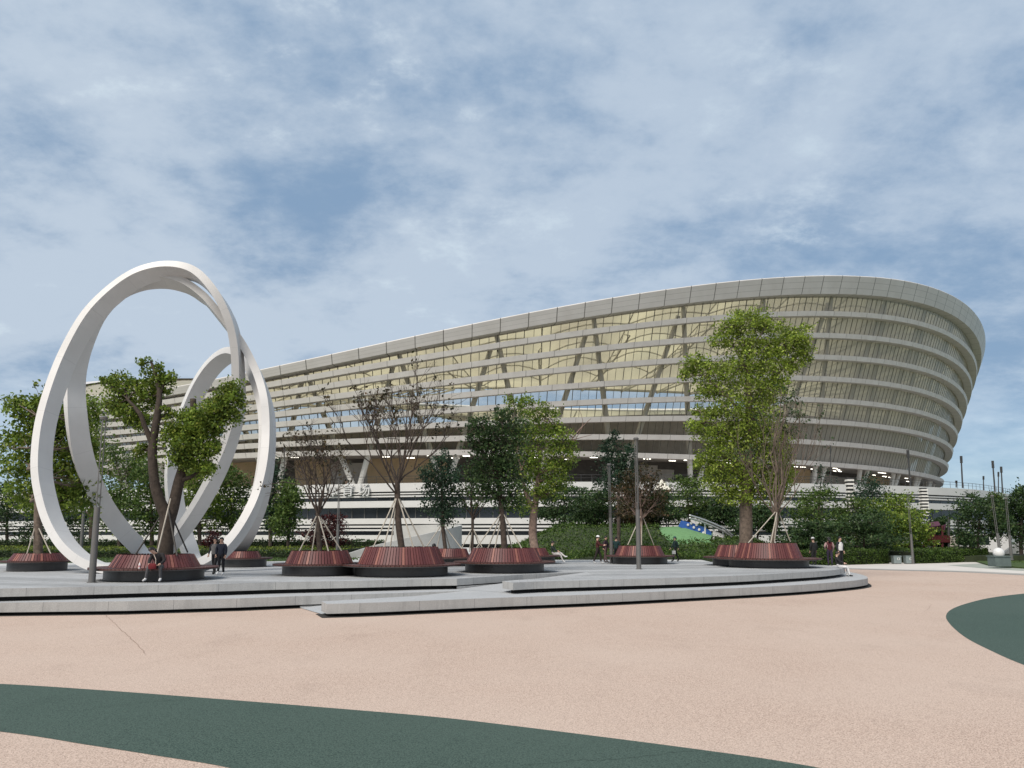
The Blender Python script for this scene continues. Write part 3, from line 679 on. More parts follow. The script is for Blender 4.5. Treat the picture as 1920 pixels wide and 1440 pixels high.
# ------------------------------------------------------------ circular bench planters
BENCH = {}
def bench(name, px, yb, bl, br, sl_, sr, sy, tl, tr, ty, label, slats=None, z=0.):
    front = gp((bl + br) / 2, yb, z); k = F / front.y; R0 = (br - bl) / 2 / k; R0 *= 1 + R0 / front.y
    c = Vector((front.x * (front.y + R0) / front.y, front.y + R0, z)); k2 = F / c.y
    RS = (sr - sl_) / 2 / k2; hs = .50
    RT = (tr - tl) / 2 / k2; ht = EYE - (ty - HOR) / F * (c.y - RT * .2)
    ht = max(.85, ht - z); RB = RT * 1.17 + .05
    t = empty('tree_bench', tuple(c), label, 'bench', 'round timber benches around the trees')
    b = MB(); b.lathe([(R0 - .04, .0), (R0, .03), (R0, hs - .08), (R0 - .3, hs - .08)], n=48); b.build('base', M_BASE, t, smooth=True)
    b = MB(); n = 90
    for j in range(n):   # radial seat boards
        a0, a1 = 2 * PI * (j + .06) / n, 2 * PI * (j + .94) / n; q = [(RB - .06, a0), (RS, a0), (RS, a1), (RB - .06, a1)]
        lo = [(r * math.cos(a), r * math.sin(a), hs - .055) for r, a in q]; hi = [(r * math.cos(a), r * math.sin(a), hs) for r, a in q]
        i = len(b.v); b.v += lo + hi
        for f in ((0, 3, 2, 1), (4, 5, 6, 7), (0, 1, 5, 4), (1, 2, 6, 5), (2, 3, 7, 6), (3, 0, 4, 7)): b.f.append(tuple(i + x for x in f)); b.m.append(0)
    b.lathe([(RS - .02, hs - .085), (RS + .005, hs - .085), (RS + .005, hs - .058), (RS - .02, hs - .058)], n=64, m=1)
    b.lathe([(R0 - .2, hs - .08), (RS - .05, hs - .075)], n=64, m=1)
    b.build('seat', [M_SEATW, M_BASE], t)
    b = MB(); n = int(2 * PI * RB / .135)
    rr = random.Random(int(px))
    for j in range(n):
        a0, a1 = 2 * PI * (j + .10) / n, 2 * PI * (j + .90) / n; dz = rr.uniform(-.006, .006); dr = rr.uniform(-.006, .006)
        A = [(RB + dr, a0, hs + .01), (RB + dr, a1, hs + .01), (RT + dr, a1, ht + dz), (RT + dr, a0, ht + dz)]
        o = [(r * math.cos(a), r * math.sin(a), zz) for r, a, zz in A]; i_ = [((r - .04) * math.cos(a), (r - .04) * math.sin(a), zz) for r, a, zz in A]
        i = len(b.v); b.v += o + i_
        for f in ((0, 1, 2, 3), (7, 6, 5, 4), (3, 2, 6, 7), (1, 0, 4, 5), (2, 1, 5, 6), (0, 3, 7, 4)): b.f.append(tuple(i + x for x in f)); b.m.append(0)
    b.build('backrest', M_WOOD, t)
    b = MB(); b.lathe([(RT - .08, ht - .10), (RT * .5, ht - .08), (.01, ht - .06)], n=32); b.lathe([(RB - .08, hs), (RT - .06, ht - .06)], n=32, m=1); b.build('soil', [M_SOIL, M_BASE], t)
    BENCH[name] = (c, R0, RS, RT, ht); return t
bench('b1', 69, 1072, 21, 118, 8, 130, 1058, 34, 112, 1041, 'round timber bench behind the left foot of the white rings')
bench('b2', 290, 1091.5, 204, 375, 180, 401, 1070, 227, 357, 1038.5, 'round timber bench around the forked tree, with a person sitting on it')
bench('b3', 458, 1064, 418, 497, 408, 508, 1049, 436, 485, 1033, 'round timber bench partly hidden behind the standing pair')
bench('b4', 598, 1081, 532, 664, 514, 680, 1061, 548, 650, 1032, 'round timber bench around the smaller of the two bare trees')
bench('b5', 752, 1083, 667, 838, 644, 862, 1058, 687, 820, 1025, 'broad round timber bench around the taller bare tree')
bench('b6', 848, 1062, 800, 896, 786, 910, 1051, 822, 874, 1028, 'small round timber bench peeping out between two broad benches')
bench('b7', 946, 1075.5, 873, 1019, 852, 1040, 1056, 885, 1002, 1027, 'round timber bench around the dark leafy tree beside the ramp')
bench('b8', 985, 1058.5, 930, 1040, 920, 1050, 1046, 950, 1024, 1027, 'round timber bench where a person lounges with crossed legs')
bench('b9', 1200, 1058.5, 1150, 1250, 1137, 1265, 1043, 1164, 1239, 1023, 'round timber bench right behind the tallest lamp post')
bench('b10', 1394, 1062, 1339, 1449, 1322, 1466, 1046, 1351, 1437, 1021.5, 'round timber bench around the trunk of the big bright green tree')
bench('b11', 1441, 1066, 1370, 1512, 1345, 1531, 1046, 1391, 1492, 1018, 'rightmost round timber bench, around the thin multi-stemmed tree')
# ------------------------------------------------------------ lamp posts
def lamp(px, py, top, lower, z, label, Y=None, tilt=0.):
    p = gp(px, py, z) if Y is None else at(px, py, Y); k = F / p.y
    H = (py - top) / k * 1.02; h1 = (py - lower) / k * 1.02
    t = empty('lamp_post', tuple(p), label, 'lamp post', 'slim three-rod lamp posts'); t.rotation_euler.y = tilt
    b = MB(); b.tube([(0, 0, -.02), (0, 0, h1)], [.125, .105], 14); b.lathe([(.125, 0), (.17, .0), (.17, .03), (.12, .035)], n=14); b.build('post', M_METAL, t, smooth=True)
    for j in range(3):
        a = 2 * PI * j / 3 + .5; b = MB(); b.tube([(.075 * math.cos(a), .075 * math.sin(a), h1 - .05), (.075 * math.cos(a), .075 * math.sin(a), H - .1)], .022, 6); b.build('rod', M_METAL, t, smooth=True)
    b = MB(); b.lathe([(.01, H - .1), (.13, H - .1), (.15, H - .02), (.10, H + .03), (.01, H + .04)], n=14)
    b.lathe([(.05, h1 + .35), (.095, h1 + .35), (.095, h1 + .38), (.05, h1 + .38)], n=12); b.build('head', M_METAL, t, smooth=True)
lamp(172, 1092.5, 790, 957, 0, 'lamp post in front of the left side of the white rings')
lamp(1198, 1067.5, 828, 960, 0, 'lamp post on the open paving, tallest of those near the middle')
lamp(1147, 1055, 876, 974, 0, 'lamp post just left of the bench with the walking people', tilt=rad(-.6))
lamp(1712, 1057.5, 931, 1004, ZG, 'lamp post beside the two grey litter bins')
lamp(1877, 1050, 933, 1002, .1, 'lamp post rising from the stone box planter at the right', Y=63, tilt=rad(-3))
lamp(1897, 1050, 938, 1005, .1, 'lamp post on the far grass at the right edge', Y=66)
lamp(151, 1040, 862, 960, 0, 'dark lamp post glimpsed inside the white rings', Y=58)
lamp(632, 1040, 897, 985, 0, 'lamp post between the two bare trees', Y=62)
# ------------------------------------------------------------ poles and totems
def pole(px, y0, y1, Y, r, label, name='mast', tilt=0):
    a = at(px, y1, Y); b_ = at(px + tilt, y0, Y); b = MB(); d = b_ - a; b.tube([(0, 0, 0), d * .5, d], [r, r, r * .8], 6)
    for q in range(5): c = d * (.80 + .045 * q); b.tube([c - Vector((0, 0, .12)), c + Vector((0, 0, .12))], r * 1.7, 6)
    o = b.build(name, M_METD); o.location = a; tag(o, label, 'mast', 'thin dark masts on the podium deck'); return o
pole(1805, 855, 915, 150, .16, 'tall dark mast standing just right of the stadium on the podium deck', tilt=-3)
pole(1844, 893, 920, 165, .12, 'short dark mast on the deck between two taller masts')
pole(1866, 864, 926, 146, .15, 'tallest dark mast at the right, above the trees', tilt=-5)
pole(1872, 885, 924, 170, .12, 'dark mast on the deck left of the last one')
pole(1880, 875, 926, 160, .15, 'last dark mast at the right end of the deck', tilt=-3)
pole(1793, 902, 914, 150, .14, 'shortest dark stump mast on the deck by the railing')
pole(1558, 835, 907, 122, .07, 'thin mast in front of the lower louvres, left of the striped totems', tilt=-1)
pole(1707, 844, 912, 129, .15, 'leaning dark mast in front of the lowest louvre band', tilt=-5)
pole(540 - 7, 838, 912, 126, .07, 'thin mast in front of the louvres above the bare trees')
def totem(px, y0, y1, Y, label):
    a = at(px, y1, Y); h = at(px, y0, Y).z - a.z; t = empty('striped_totem', tuple(a), label, 'totem', 'striped totem poles'); b = MB(); n = 9
    b.box((-.35, -.35, 0), (.35, .35, h)); b.build('core', M_METD, t); b = MB()
    for q in range(n): b.box((-.45, -.45, h * (q + .1) / n), (.45, .45, h * (q + .55) / n))
    b.build('stripe_blocks', M_COLUMN, t)
totem(1596, 896, 960, 105, 'black and white striped totem pole left of the dark tree')
totem(1734, 915, 968, 105, 'black and white striped totem pole at the right, before white bands')
# ------------------------------------------------------------ concrete spiral ramp wall
def curved_wall():
    # plan: rises left to right, ends in a rounded drum
    f = spline([(*at(640, 1040, 60).xy, .15), (*at(690, 1030, 61).xy, .8), (*at(745, 1018, 62).xy, 1.35), (*at(800, 1005, 63.2).xy, 1.85), (*at(835, 996, 64.6).xy, 2.2), (*at(856, 988, 66.5).xy, 2.45), (*at(866, 984, 69).xy, 2.6), (*at(861, 980, 71.5).xy, 2.7), (*at(838, 979, 73.5).xy, 2.72), (*at(800, 980, 74.5).xy, 2.7), (*at(740, 982, 75).xy, 2.6)], 6)
    b = MB(); n = len(f); pr = []
    for i in range(n):
        p = np.array(f[i]); t = np.array(f[min(i + 1, n - 1)][:2]) - np.array(f[max(i - 1, 0)][:2]); t /= np.hypot(*t); q = np.array([-t[1], t[0]]) * .3
        pr.append([(p[0], p[1], -.6), (p[0], p[1], p[2]), (p[0] + q[0], p[1] + q[1], p[2]), (p[0] + q[0], p[1] + q[1], -.6)])
    b.grid([list(c) for c in zip(*pr)], 0); o = b.build('ramp_wall', M_CONCR, smooth=True); tag(o, 'pale curved concrete ramp wall rising to a round end behind the benches', 'wall')
curved_wall()
# ------------------------------------------------------------ trees
def leaf_quads(C, size, rg, up=.35, elong=1.7):
    """rhombic leaves at points C"""
    n = len(C); d = rg.normal(size=(n, 3)); d[:, 2] += up * .2; d /= np.linalg.norm(d, axis=1)[:, None]
    nn = rg.normal(size=(n, 3)); nn[:, 2] += up * 2; s = np.cross(d, nn); s /= np.linalg.norm(s, axis=1)[:, None] + 1e-9
    L = (size * rg.uniform(.6, 1.35, n))[:, None]; W = L / elong * .5
    V = np.stack([C - d * L * .5, C + s * W - d * L * .08, C + d * L * .5, C - s * W - d * L * .08], 1)
    return V.reshape(-1, 3), np.arange(n * 4).reshape(-1, 4)
def clump_points(c, r, n, rg, ns=None, shell=.45, spread=.2):
    """leaf positions in sub-clusters spread through an ellipsoid"""
    ns = ns or max(6, int(n / 26)); d = rg.normal(size=(ns, 3)); d /= np.linalg.norm(d, axis=1)[:, None]
    rr = rg.uniform(shell ** 3, 1, ns) ** (1 / 3.); rr *= rg.uniform(.8, 1.12, ns)
    sub = d * rr[:, None]; k = rg.integers(0, ns, n); P = sub[k] + rg.normal(size=(n, 3)) * spread * rg.uniform(.6, 1.3, ns)[k][:, None]
    return np.array(c) + P * np.array(r), np.array(c) + sub * np.array(r)
def px_clump(c, D, k=F):
    x, y, rx, ry = c[:4]; dd = c[4] if len(c) > 4 else 0.
    p = at(x, y, D + dd); s = (D + dd) / F; rz = ry * s; rr = rx * s; return np.array(p), np.array((rr, max(.5 * (rr + rz), rr * .8), rz))
def limb(b, p0, p1, r0, r1, rg, wob=.06, n=5, sag=0.):
    p0, p1 = np.array(p0, float), np.array(p1, float); L = np.linalg.norm(p1 - p0); pts = []
    off = np.zeros(3)
    for i in range(n + 1):
        t = i / n
        if 0 < i < n: off = off * .5 + rg.normal(size=3) * wob * L * .5
        pts.append(p0 + (p1 - p0) * t + (off if 0 < i < n else 0) + np.array((0, 0, -sag * L * math.sin(PI * t))))
    b.tube(pts, [r0 + (r1 - r0) * i / n for i in range(n + 1)], 7 if r0 > .06 else 5, cap=False); return pts
def tree(name, label, D, trunk, clumps, nleaf, lsize, leaf, barkm, seed, group=None, cat='tree', z0=0., twigs=3, shell=.45, spread=.2, forks=None, up=.35, extra=None, base=None):
    """trunk: [(px,py,r)] bottom to top (first gives the foot); clumps: [(px,py,rx,ry[,depth offset])] in photo pixels at distance D"""
    rg = np.random.default_rng(seed); foot = at(trunk[0][0], trunk[0][1], D) if base is None else Vector(base)
    t = empty(name, tuple(foot), label, cat, group); O = np.array(foot)
    T = [np.array(foot)] + [np.array(at(x, y, D)) for x, y, r in trunk[1:]]; b = MB()
    rads = [r for _, _, r in trunk]; b.tube(spline(T, 4) if len(T) > 2 else T, list(np.interp(np.linspace(0, len(T) - 1, 4 * (len(T) - 1) + 1 if len(T) > 2 else 2), range(len(T)), rads)), 9, cap=False)
    nodes = [T[i] + (T[i + 1] - T[i]) * s for i in range(len(T) - 1) for s in (.35, .7, 1.)]; nr = [rads[i] + (rads[i + 1] - rads[i]) * s for i in range(len(T) - 1) for s in (.35, .7, 1.)]
    for fk in (forks or []):
        G = [np.array(at(x, y, D + dd)) for x, y, r, dd in fk]; rr = [q[2] for q in fk]; sp = spline(G, 4); b.tube(sp, list(np.interp(np.linspace(0, len(G) - 1, len(sp)), range(len(G)), rr)), 8)
        nodes += G[1:]; nr += rr[1:]
    V = []; tot = sum(c[2] * c[3] for c in clumps)
    for c in clumps:
        p, r = px_clump(c, D); n = int(nleaf * c[2] * c[3] / tot)
        pts, sub = clump_points(p, r, n, rg, shell=shell, spread=spread); V.append(pts)
        # limb from the nearest node below the clump
        best = min(range(len(nodes)), key=lambda i: np.linalg.norm((nodes[i] - p) * np.array((1, 1, .8))) + max(0, nodes[i][2] - p[2]) * 1.5)
        q = limb(b, nodes[best], p, max(.025, nr[best] * .55), .02, rg)
        for s in sub[rg.permutation(len(sub))[:min(len(sub), twigs + int(n / 150))]]:
            a = q[rg.integers(2, len(q))]; limb(b, a, s, .018, .007, rg, n=3)
    if extra: extra(b, rg, T, V, D)
    o = b.build('trunk', barkm, t, smooth='all'); o.matrix_parent_inverse = Matrix.Translation(-t.location)
    if V:
        P = np.concatenate(V); v, f = leaf_quads(P, lsize, rg, up); o = npmesh('crown', v, f, leaf, t); o.matrix_parent_inverse = Matrix.Translation(-t.location)
    return t
def stakes(t, D, top, feet, m=None, r=.03):
    """leaning support poles around a planted tree"""
    for (x, y, dd) in feet:
        b = MB(); b.tube([at(x, y, D + dd), at(top[0] + (x - top[0]) * .08, top[1], D + dd * .15)], r, 6); o = b.build('stake', m or M_STAKE, t); o.matrix_parent_inverse = Matrix.Translation(-t.location)
M_STAKE = mat('stake_wood', (.42, .38, .32), .7, .2, 4); M_STAKED = mat('stake_dark', (.05, .045, .04), .7)
def bench_D(n): return BENCH[n][0].y
def on_bench(n, dx=0., dy=0.):
    c, R0, RS, RT, ht = BENCH[n]; return (c.x + dx, c.y + dy, c.z + ht - .12)
# forked camphor tree on the bench in front of the rings
D = bench_D('b2')
t = tree('camphor_tree', 'forked dark-trunked tree with separate leafy tufts in front of the white rings', D,
    [(311, 1045, .33), (312, 1000, .30), (314, 965, .30)],
    [(205, 712, 20, 13), (232, 722, 32, 22), (222, 752, 34, 22), (245, 770, 34, 22), (258, 790, 28, 16), (280, 745, 22, 20), (272, 682, 14, 14), (288, 700, 20, 18), (315, 708, 15, 16), (300, 725, 26, 16), (268, 722, 18, 14), (268, 845, 18, 13),
     (335, 835, 34, 32), (365, 822, 34, 34), (352, 800, 34, 20), (325, 812, 22, 22), (378, 790, 28, 24), (400, 770, 32, 28), (425, 752, 30, 28), (440, 730, 20, 22), (436, 775, 22, 22), (398, 800, 26, 22), (372, 865, 30, 24), (392, 880, 22, 16), (345, 862, 24, 18), (312, 775, 22, 12), (350, 778, 24, 14), (400, 842, 18, 18)],
    24000, .125, L_CAMPH, M_BARK, 11, twigs=3, shell=.35, spread=.24, base=on_bench('b2', .35),
    forks=[[(313, 970, .27, 0), (296, 930, .22, -.2), (288, 890, .19, -.3), (286, 840, .18, -.3), (293, 790, .15, -.3), (299, 740, .11, -.2), (291, 700, .07, -.1), (283, 678, .05, 0)], [(287, 835, .14, -.3), (272, 800, .10, -.5), (262, 775, .09, -.6), (240, 750, .05, -.5)],
           [(314, 985, .26, 0), (325, 950, .24, .2), (335, 905, .22, .3), (345, 870, .19, .3), (356, 830, .13, .3), (380, 800, .09, .3), (415, 770, .06, .3)], [(356, 820, .12, .3), (362, 790, .13, .3), (362, 748, .13, .3)]])
stakes(t, D, (314, 955), [(254, 1040, -.4), (332, 1042, -.9), (352, 1036, .5)], M_STAKED, .035); stakes(t, D, (322, 935), [(294, 1040, -1.1)], None, .03)
# big left tree on the first bench
t = tree('broadleaf_tree', 'big dense green tree behind the left side of the white rings', bench_D('b1'), [(71, 1045, .22), (71, 1000, .2), (72, 930, .18), (75, 850, .14), (80, 780, .08)],
    [(30, 760, 24, 22, 3.2), (55, 775, 40, 34, 3.2), (85, 745, 30, 28, 3.2), (110, 765, 34, 34, 3.2), (140, 790, 40, 36, 3.2), (165, 775, 26, 26, 3.2), (60, 820, 50, 36, 3.2), (105, 830, 52, 40, 3.2), (150, 840, 42, 36, 3.2), (40, 870, 44, 36, 3.2), (90, 885, 52, 40, 3.2), (135, 890, 46, 40, 3.2), (60, 930, 56, 32, 3.2), (115, 940, 56, 34, 3.2), (20, 830, 22, 30, 3.2), (160, 910, 28, 36, 3.2), (95, 790, 40, 30, 3.2)],
    17000, .20, L_CAMPH, M_BARKG, 21, shell=.3, base=on_bench('b1'))
stakes(t, bench_D('b1'), (68, 985), [(50, 1040, -.6), (96, 1040, -.5), (74, 1043, .6)])
def wildbare(levels, spread, leafp, n0=7, lenf=.72, up=.35, lead=None):
    def ex(b, rg, T, V, D):
        pts = []
        def rec(p, d, L, r, lv):
            n = 3; q = [p]; dd = d.copy()
            for i in range(n):
                dd = dd + rg.normal(size=3) * .10 + np.array((0, 0, .03)); dd /= np.linalg.norm(dd); q.append(q[-1] + dd * L / n)
            b.tube(q, [r, r * .86, r * .74, r * .62], 6 if r > .02 else 4, cap=False)
            if lv == 0:
                for s in q[1:]:
                    if rg.random() < leafp: pts.append(s + rg.normal(size=(int(rg.integers(2, 7)), 3)) * .11)
                return
            k = int(rg.integers(2, 4)) 
            for i in range(k):
                e = dd + rg.normal(size=3) * spread; e[2] += up * .4; e /= np.linalg.norm(e); rec(q[-1] if i < 2 else q[2], e, L * lenf * rg.uniform(.8, 1.15), r * .62, lv - 1)
        top = T[-1]
        for i in range(n0):
            a = 2 * PI * i / n0 + rg.uniform(-.3, .3); s = rg.uniform(.25, .75); d = np.array((math.cos(a) * s, math.sin(a) * s, 1.)); d /= np.linalg.norm(d)
            L = (lead or np.linalg.norm(T[-1] - T[0])) * rg.uniform(.8, 1.15); rec(T[-1] - (T[-1] - T[-2]) * rg.uniform(0, .4), d, L * .62, .046, levels)
        if pts: V.append(np.concatenate(pts))
    return ex
def stake_ring(t, bn, D, top, xs, y, dd=None):
    stakes(t, D, top, [(x, y, (dd or [-.7, -.2, .5, -.5, .3, -.8, .6])[i % 7]) for i, x in enumerate(xs)])
D = bench_D('b5')
t = tree('bare_tree', 'taller nearly bare tree with thin rising branches and a few dark leaves', D, [(747, 1028, .15), (746, 970, .14), (745, 905, .12)], [], 0, .17, L_BROWN, M_BARKT, 33, base=on_bench('b5'), extra=wildbare(4, .36, .10, 11, .74, .5, 2.9))
stake_ring(t, 'b5', D, (745, 935), (700, 732, 757, 775, 795, 720), 1026)
D = bench_D('b4')
t = tree('bare_tree', 'smaller nearly bare tree with fine twigs and sparse brown leaves', D, [(597, 1034, .12), (597, 990, .11), (596, 955, .09)], [], 0, .15, L_BROWN, M_BARKT, 41, base=on_bench('b4'), extra=wildbare(4, .45, .10, 10, .72, .3, 2.2))
stake_ring(t, 'b4', D, (596, 968), (561, 585, 601, 616, 641), 1034)
D = bench_D('b7')
t = tree('broadleaf_tree', 'dark leafy tree with several upright stems, left of the brighter tree', D, [(944, 1030, .16), (943, 990, .15), (940, 955, .13), (936, 900, .09)],
    [(905, 800, 26, 22), (895, 830, 24, 24), (930, 815, 40, 30), (915, 860, 40, 34), (955, 850, 36, 36), (940, 890, 44, 34), (900, 890, 24, 26), (965, 800, 34, 26), (925, 925, 40, 26), (960, 930, 32, 28), (945, 775, 18, 16), (880, 815, 10, 12), (890, 790, 12, 10)],
    8500, .15, L_DARK, M_BARKT, 51, base=on_bench('b7'), shell=.2, spread=.3, twigs=8)
stake_ring(t, 'b7', D, (942, 965), (893, 928, 960, 978, 915), 1028)
D = bench_D('b8') + .4
t = tree('broadleaf_tree', 'rounded bright tree with a thick pale trunk beside the dark leafy tree', D, [(1000, 1032, .28), (999, 1005, .27), (1000, 970, .25), (1005, 935, .2), (1010, 890, .14)],
    [(965, 760, 24, 18), (995, 765, 30, 22), (1030, 790, 34, 28), (985, 800, 40, 30), (1050, 820, 26, 28), (1010, 835, 46, 34), (1055, 860, 28, 30), (1020, 880, 46, 34), (980, 870, 36, 34), (1050, 895, 30, 24), (1000, 915, 40, 24), (975, 945, 30, 22), (1030, 925, 34, 20), (940, 780, 14, 12), (1068, 840, 14, 18)],
    11500, .17, L_CAMPH, M_BARKP, 61, base=on_bench('b8', .6), shell=.35, twigs=4, forks=[[(1002, 960, .16, 0), (985, 920, .12, -.3), (978, 880, .08, -.3)], [(1030, 905, .06, .2), (1075, 820, .04, .3), (1108, 785, .015, .3)], [(1060, 850, .03, .3), (1092, 800, .02, .3), (1085, 765, .01, .3)], [(1072, 825, .03, .3), (1110, 815, .012, .3)]])
D = bench_D('b6') + .5
t = tree('slender_tree', 'slender half-bare tree with light green sprays between two benches', D, [(885, 1035, .10), (886, 990, .09), (886, 970, .08)], [(868, 935, 26, 28), (900, 930, 22, 28), (885, 905, 30, 22), (850, 915, 14, 18)], 650, .16, L_GREEN, M_BARKT, 71, extra=wildbare(3, .35, .3, 6, .72, .5, 1.9), twigs=8, base=(at(885, 1035, D).x, D, 0))
stake_ring(t, 'b6', D, (886, 992), (862, 880, 902, 908), 1035)
D = bench_D('b6')
t = tree('slender_tree', 'slim dark columnar tree behind the small middle bench', D, [(830, 1032, .12), (830, 985, .11), (829, 930, .08), (828, 880, .05)],
    [(828, 860, 22, 18), (815, 885, 26, 24), (842, 890, 26, 26), (828, 915, 34, 24), (815, 945, 28, 24), (845, 945, 24, 24), (830, 970, 24, 16), (800, 900, 12, 20)], 5200, .15, L_BLUE, M_BARKT, 81, base=on_bench('b6', -.4), twigs=6, shell=.25, spread=.28)
stake_ring(t, 'b6', D, (830, 985), (795, 818, 845, 868), 1032)
D = bench_D('b9')
t = tree('slender_tree', 'fan-shaped tree with thin bare stems and brownish leaves over the far bench', D, [(1200, 1025, .13), (1201, 995, .12), (1202, 972, .10)],
    [(1165, 930, 28, 22), (1200, 915, 34, 26), (1235, 930, 26, 22), (1215, 890, 26, 22), (1180, 900, 20, 20), (1225, 955, 24, 14), (1170, 955, 22, 14)], 3000, .15, L_BROWN, M_BARKP, 91, base=on_bench('b9'), extra=wildbare(3, .42, .25, 8, .7, .3, 1.8), twigs=6)
stake_ring(t, 'b9', D, (1203, 968), (1177, 1203, 1226), 1022)
D = 62.
t = tree('slender_tree', 'dark blue-green tree behind the tallest lamp post', D, [(1160, 1030, .16), (1160, 960, .14), (1160, 900, .1), (1160, 850, .06)],
    [(1150, 825, 14, 14), (1140, 850, 22, 20), (1170, 850, 22, 22), (1150, 880, 32, 22), (1180, 880, 20, 22), (1160, 905, 34, 20), (1135, 905, 18, 16), (1185, 915, 14, 14)], 4800, .2, L_BLUE, M_BARKT, 95, shell=.25, spread=.26)
# big bright tree
D = bench_D('b10')
t = tree('broadleaf_tree', 'tallest tree, bright yellow-green and thick-trunked, in front of the stadium', D, [(1399, 1028, .40), (1399, 985, .38), (1399, 945, .36), (1402, 890, .30), (1405, 820, .24), (1404, 740, .18), (1402, 670, .12)],
    [(1403, 602, 42, 24), (1368, 612, 30, 18), (1440, 606, 30, 20), (1395, 640, 44, 24), (1350, 640, 24, 16), (1470, 640, 40, 28), (1500, 632, 30, 26), (1510, 660, 20, 22), (1440, 660, 40, 26), (1305, 680, 30, 22), (1290, 700, 18, 16), (1335, 700, 40, 28), (1385, 690, 44, 34), (1455, 695, 36, 30), (1485, 680, 26, 20), (1330, 735, 30, 20), (1403, 733, 54, 36), (1455, 735, 24, 20), (1370, 775, 42, 34), (1320, 795, 30, 28), (1345, 815, 34, 26), (1434, 775, 34, 34), (1400, 815, 46, 34), (1345, 855, 36, 34), (1325, 870, 20, 24), (1396, 860, 50, 44), (1450, 830, 34, 36), (1465, 870, 26, 40), (1361, 905, 40, 28), (1420, 905, 46, 32), (1385, 930, 40, 20), (1455, 915, 28, 30), (1310, 770, 16, 14)],
    40000, .16, L_BRIGHT, M_BARKG, 101, base=on_bench('b10', .2), shell=.35, spread=.21, twigs=4,
    forks=[[(1404, 760, .12, 0), (1440, 720, .08, .2), (1480, 680, .05, .3), (1520, 650, .02, .3)], [(1400, 790, .12, 0), (1365, 745, .08, -.2), (1320, 705, .04, -.3)], [(1402, 850, .10, 0), (1360, 810, .07, -.2), (1325, 790, .04, -.2)], [(1403, 700, .1, 0), (1370, 640, .05, .1), (1350, 618, .03, .2)]])
D = bench_D('b11')
t = tree('slender_tree', 'thin multi-stemmed tree with sparse dark leaves in front of the tall bright tree', D, [(1455, 1020, .12), (1455, 985, .12), (1456, 968, .11)], [(1475, 765, 24, 26), (1490, 745, 18, 18), (1500, 780, 18, 18), (1465, 730, 16, 16), (1480, 800, 16, 20)], 420, .15, L_DARK, M_BARKG, 111, base=on_bench('b11', .2), extra=wildbare(4, .26, .12, 8, .76, .9, 3.0), twigs=10)
stakes(t, D, (1458, 960), [(1403, 1018, -.6), (1445, 1018, -.9), (1452, 1018, -.4), (1482, 1016, .3)])
# ------------------------------------------------------------ background trees and shrubs
random.seed(77)
def dome(px, yb, wpx, hpx, n, rg, flat=.55, trunk=.25):
    """clump list for a rounded crown whose foot is at (px, yb)"""
    out = []; h0 = yb - hpx * trunk; H = hpx * (1 - trunk)
    for i in range(n):
        v = .1 + .84 * (i + rg.uniform(.1, .9)) / n; wv = math.sqrt(max(.10, 1 - (2 * v - .85) ** 2 * .85)); a = rg.uniform(-1, 1)
        out.append((px + a * wpx / 2 * wv * .78, h0 - v * H, wpx * rg.uniform(.16, .25), H * rg.uniform(.11, .17), rg.uniform(-1, 1) * wpx / 2 * .05))
    out.append((px, h0 - .45 * H, wpx * .34, H * .36)); out.append((px + rg.uniform(-.1, .1) * wpx, yb - hpx + H * .1, wpx * .16, H * .1))
    return out
def bg(label, px, yb, wpx, top, D, leaf, name='background_tree', n=15, leaves=4200, size=.30, group=None, seed=None, bk=None, trunk=.13, cat='tree', flat=.55, z0=None):
    rg = np.random.default_rng(seed or int(px * 7 + top)); h = yb - top; base = at(px, yb, D)
    return tree(name, label, D, [(px, yb, .06 + h * D / F * .018), (px + rg.uniform(-3, 3), yb - h * .3, .05 + h * D / F * .014), (px + rg.uniform(-4, 4), yb - h * .65, .05)], dome(px, yb, wpx, h, n, rg, flat, trunk), leaves, size, leaf, bk or M_BARKT, int(px) + 5, group, cat, twigs=2, shell=.2, spread=.32)
BG = 'trees planted round the stadium'
for a in (('dark tree at the far left edge, low behind the lawn', 15, 1032, 120, 905, 92, L_DARK), ('dark bushy tree left of the white rings behind the bench', 110, 1034, 130, 900, 90, L_DARK), ('yellowish tree seen inside the left white ring', 172, 1030, 90, 745, 88, L_CAMPH), ('wide mid-green tree seen through the white rings, left of the forked trunk', 225, 1028, 120, 830, 84, L_GREEN), ('bushy green tree seen through the rings just behind the forked trunk', 285, 1028, 110, 860, 80, L_GREEN), ('spreading low tree under the right white ring', 375, 1024, 110, 870, 82, L_CAMPH), ('loose green tree right of the small white loop', 432, 1024, 95, 870, 86, L_GREEN), ('dark blue-green tree right of the white rings', 507, 1024, 66, 868, 84, L_BLUE), ('round green tree between the rings and the smaller bare tree', 540, 1026, 84, 900, 80, L_GREEN)):
    bg(*a, group=BG)
bg('dark red maple low behind the smaller bare tree', 612, 1038, 100, 965, 70, L_RED, 'red_maple', leaves=3600, size=.20, trunk=.06)
bg('small dark red shrub beside the standing pair', 400, 1035, 44, 995, 66, L_RED, 'red_maple', leaves=700, size=.2, trunk=.1)
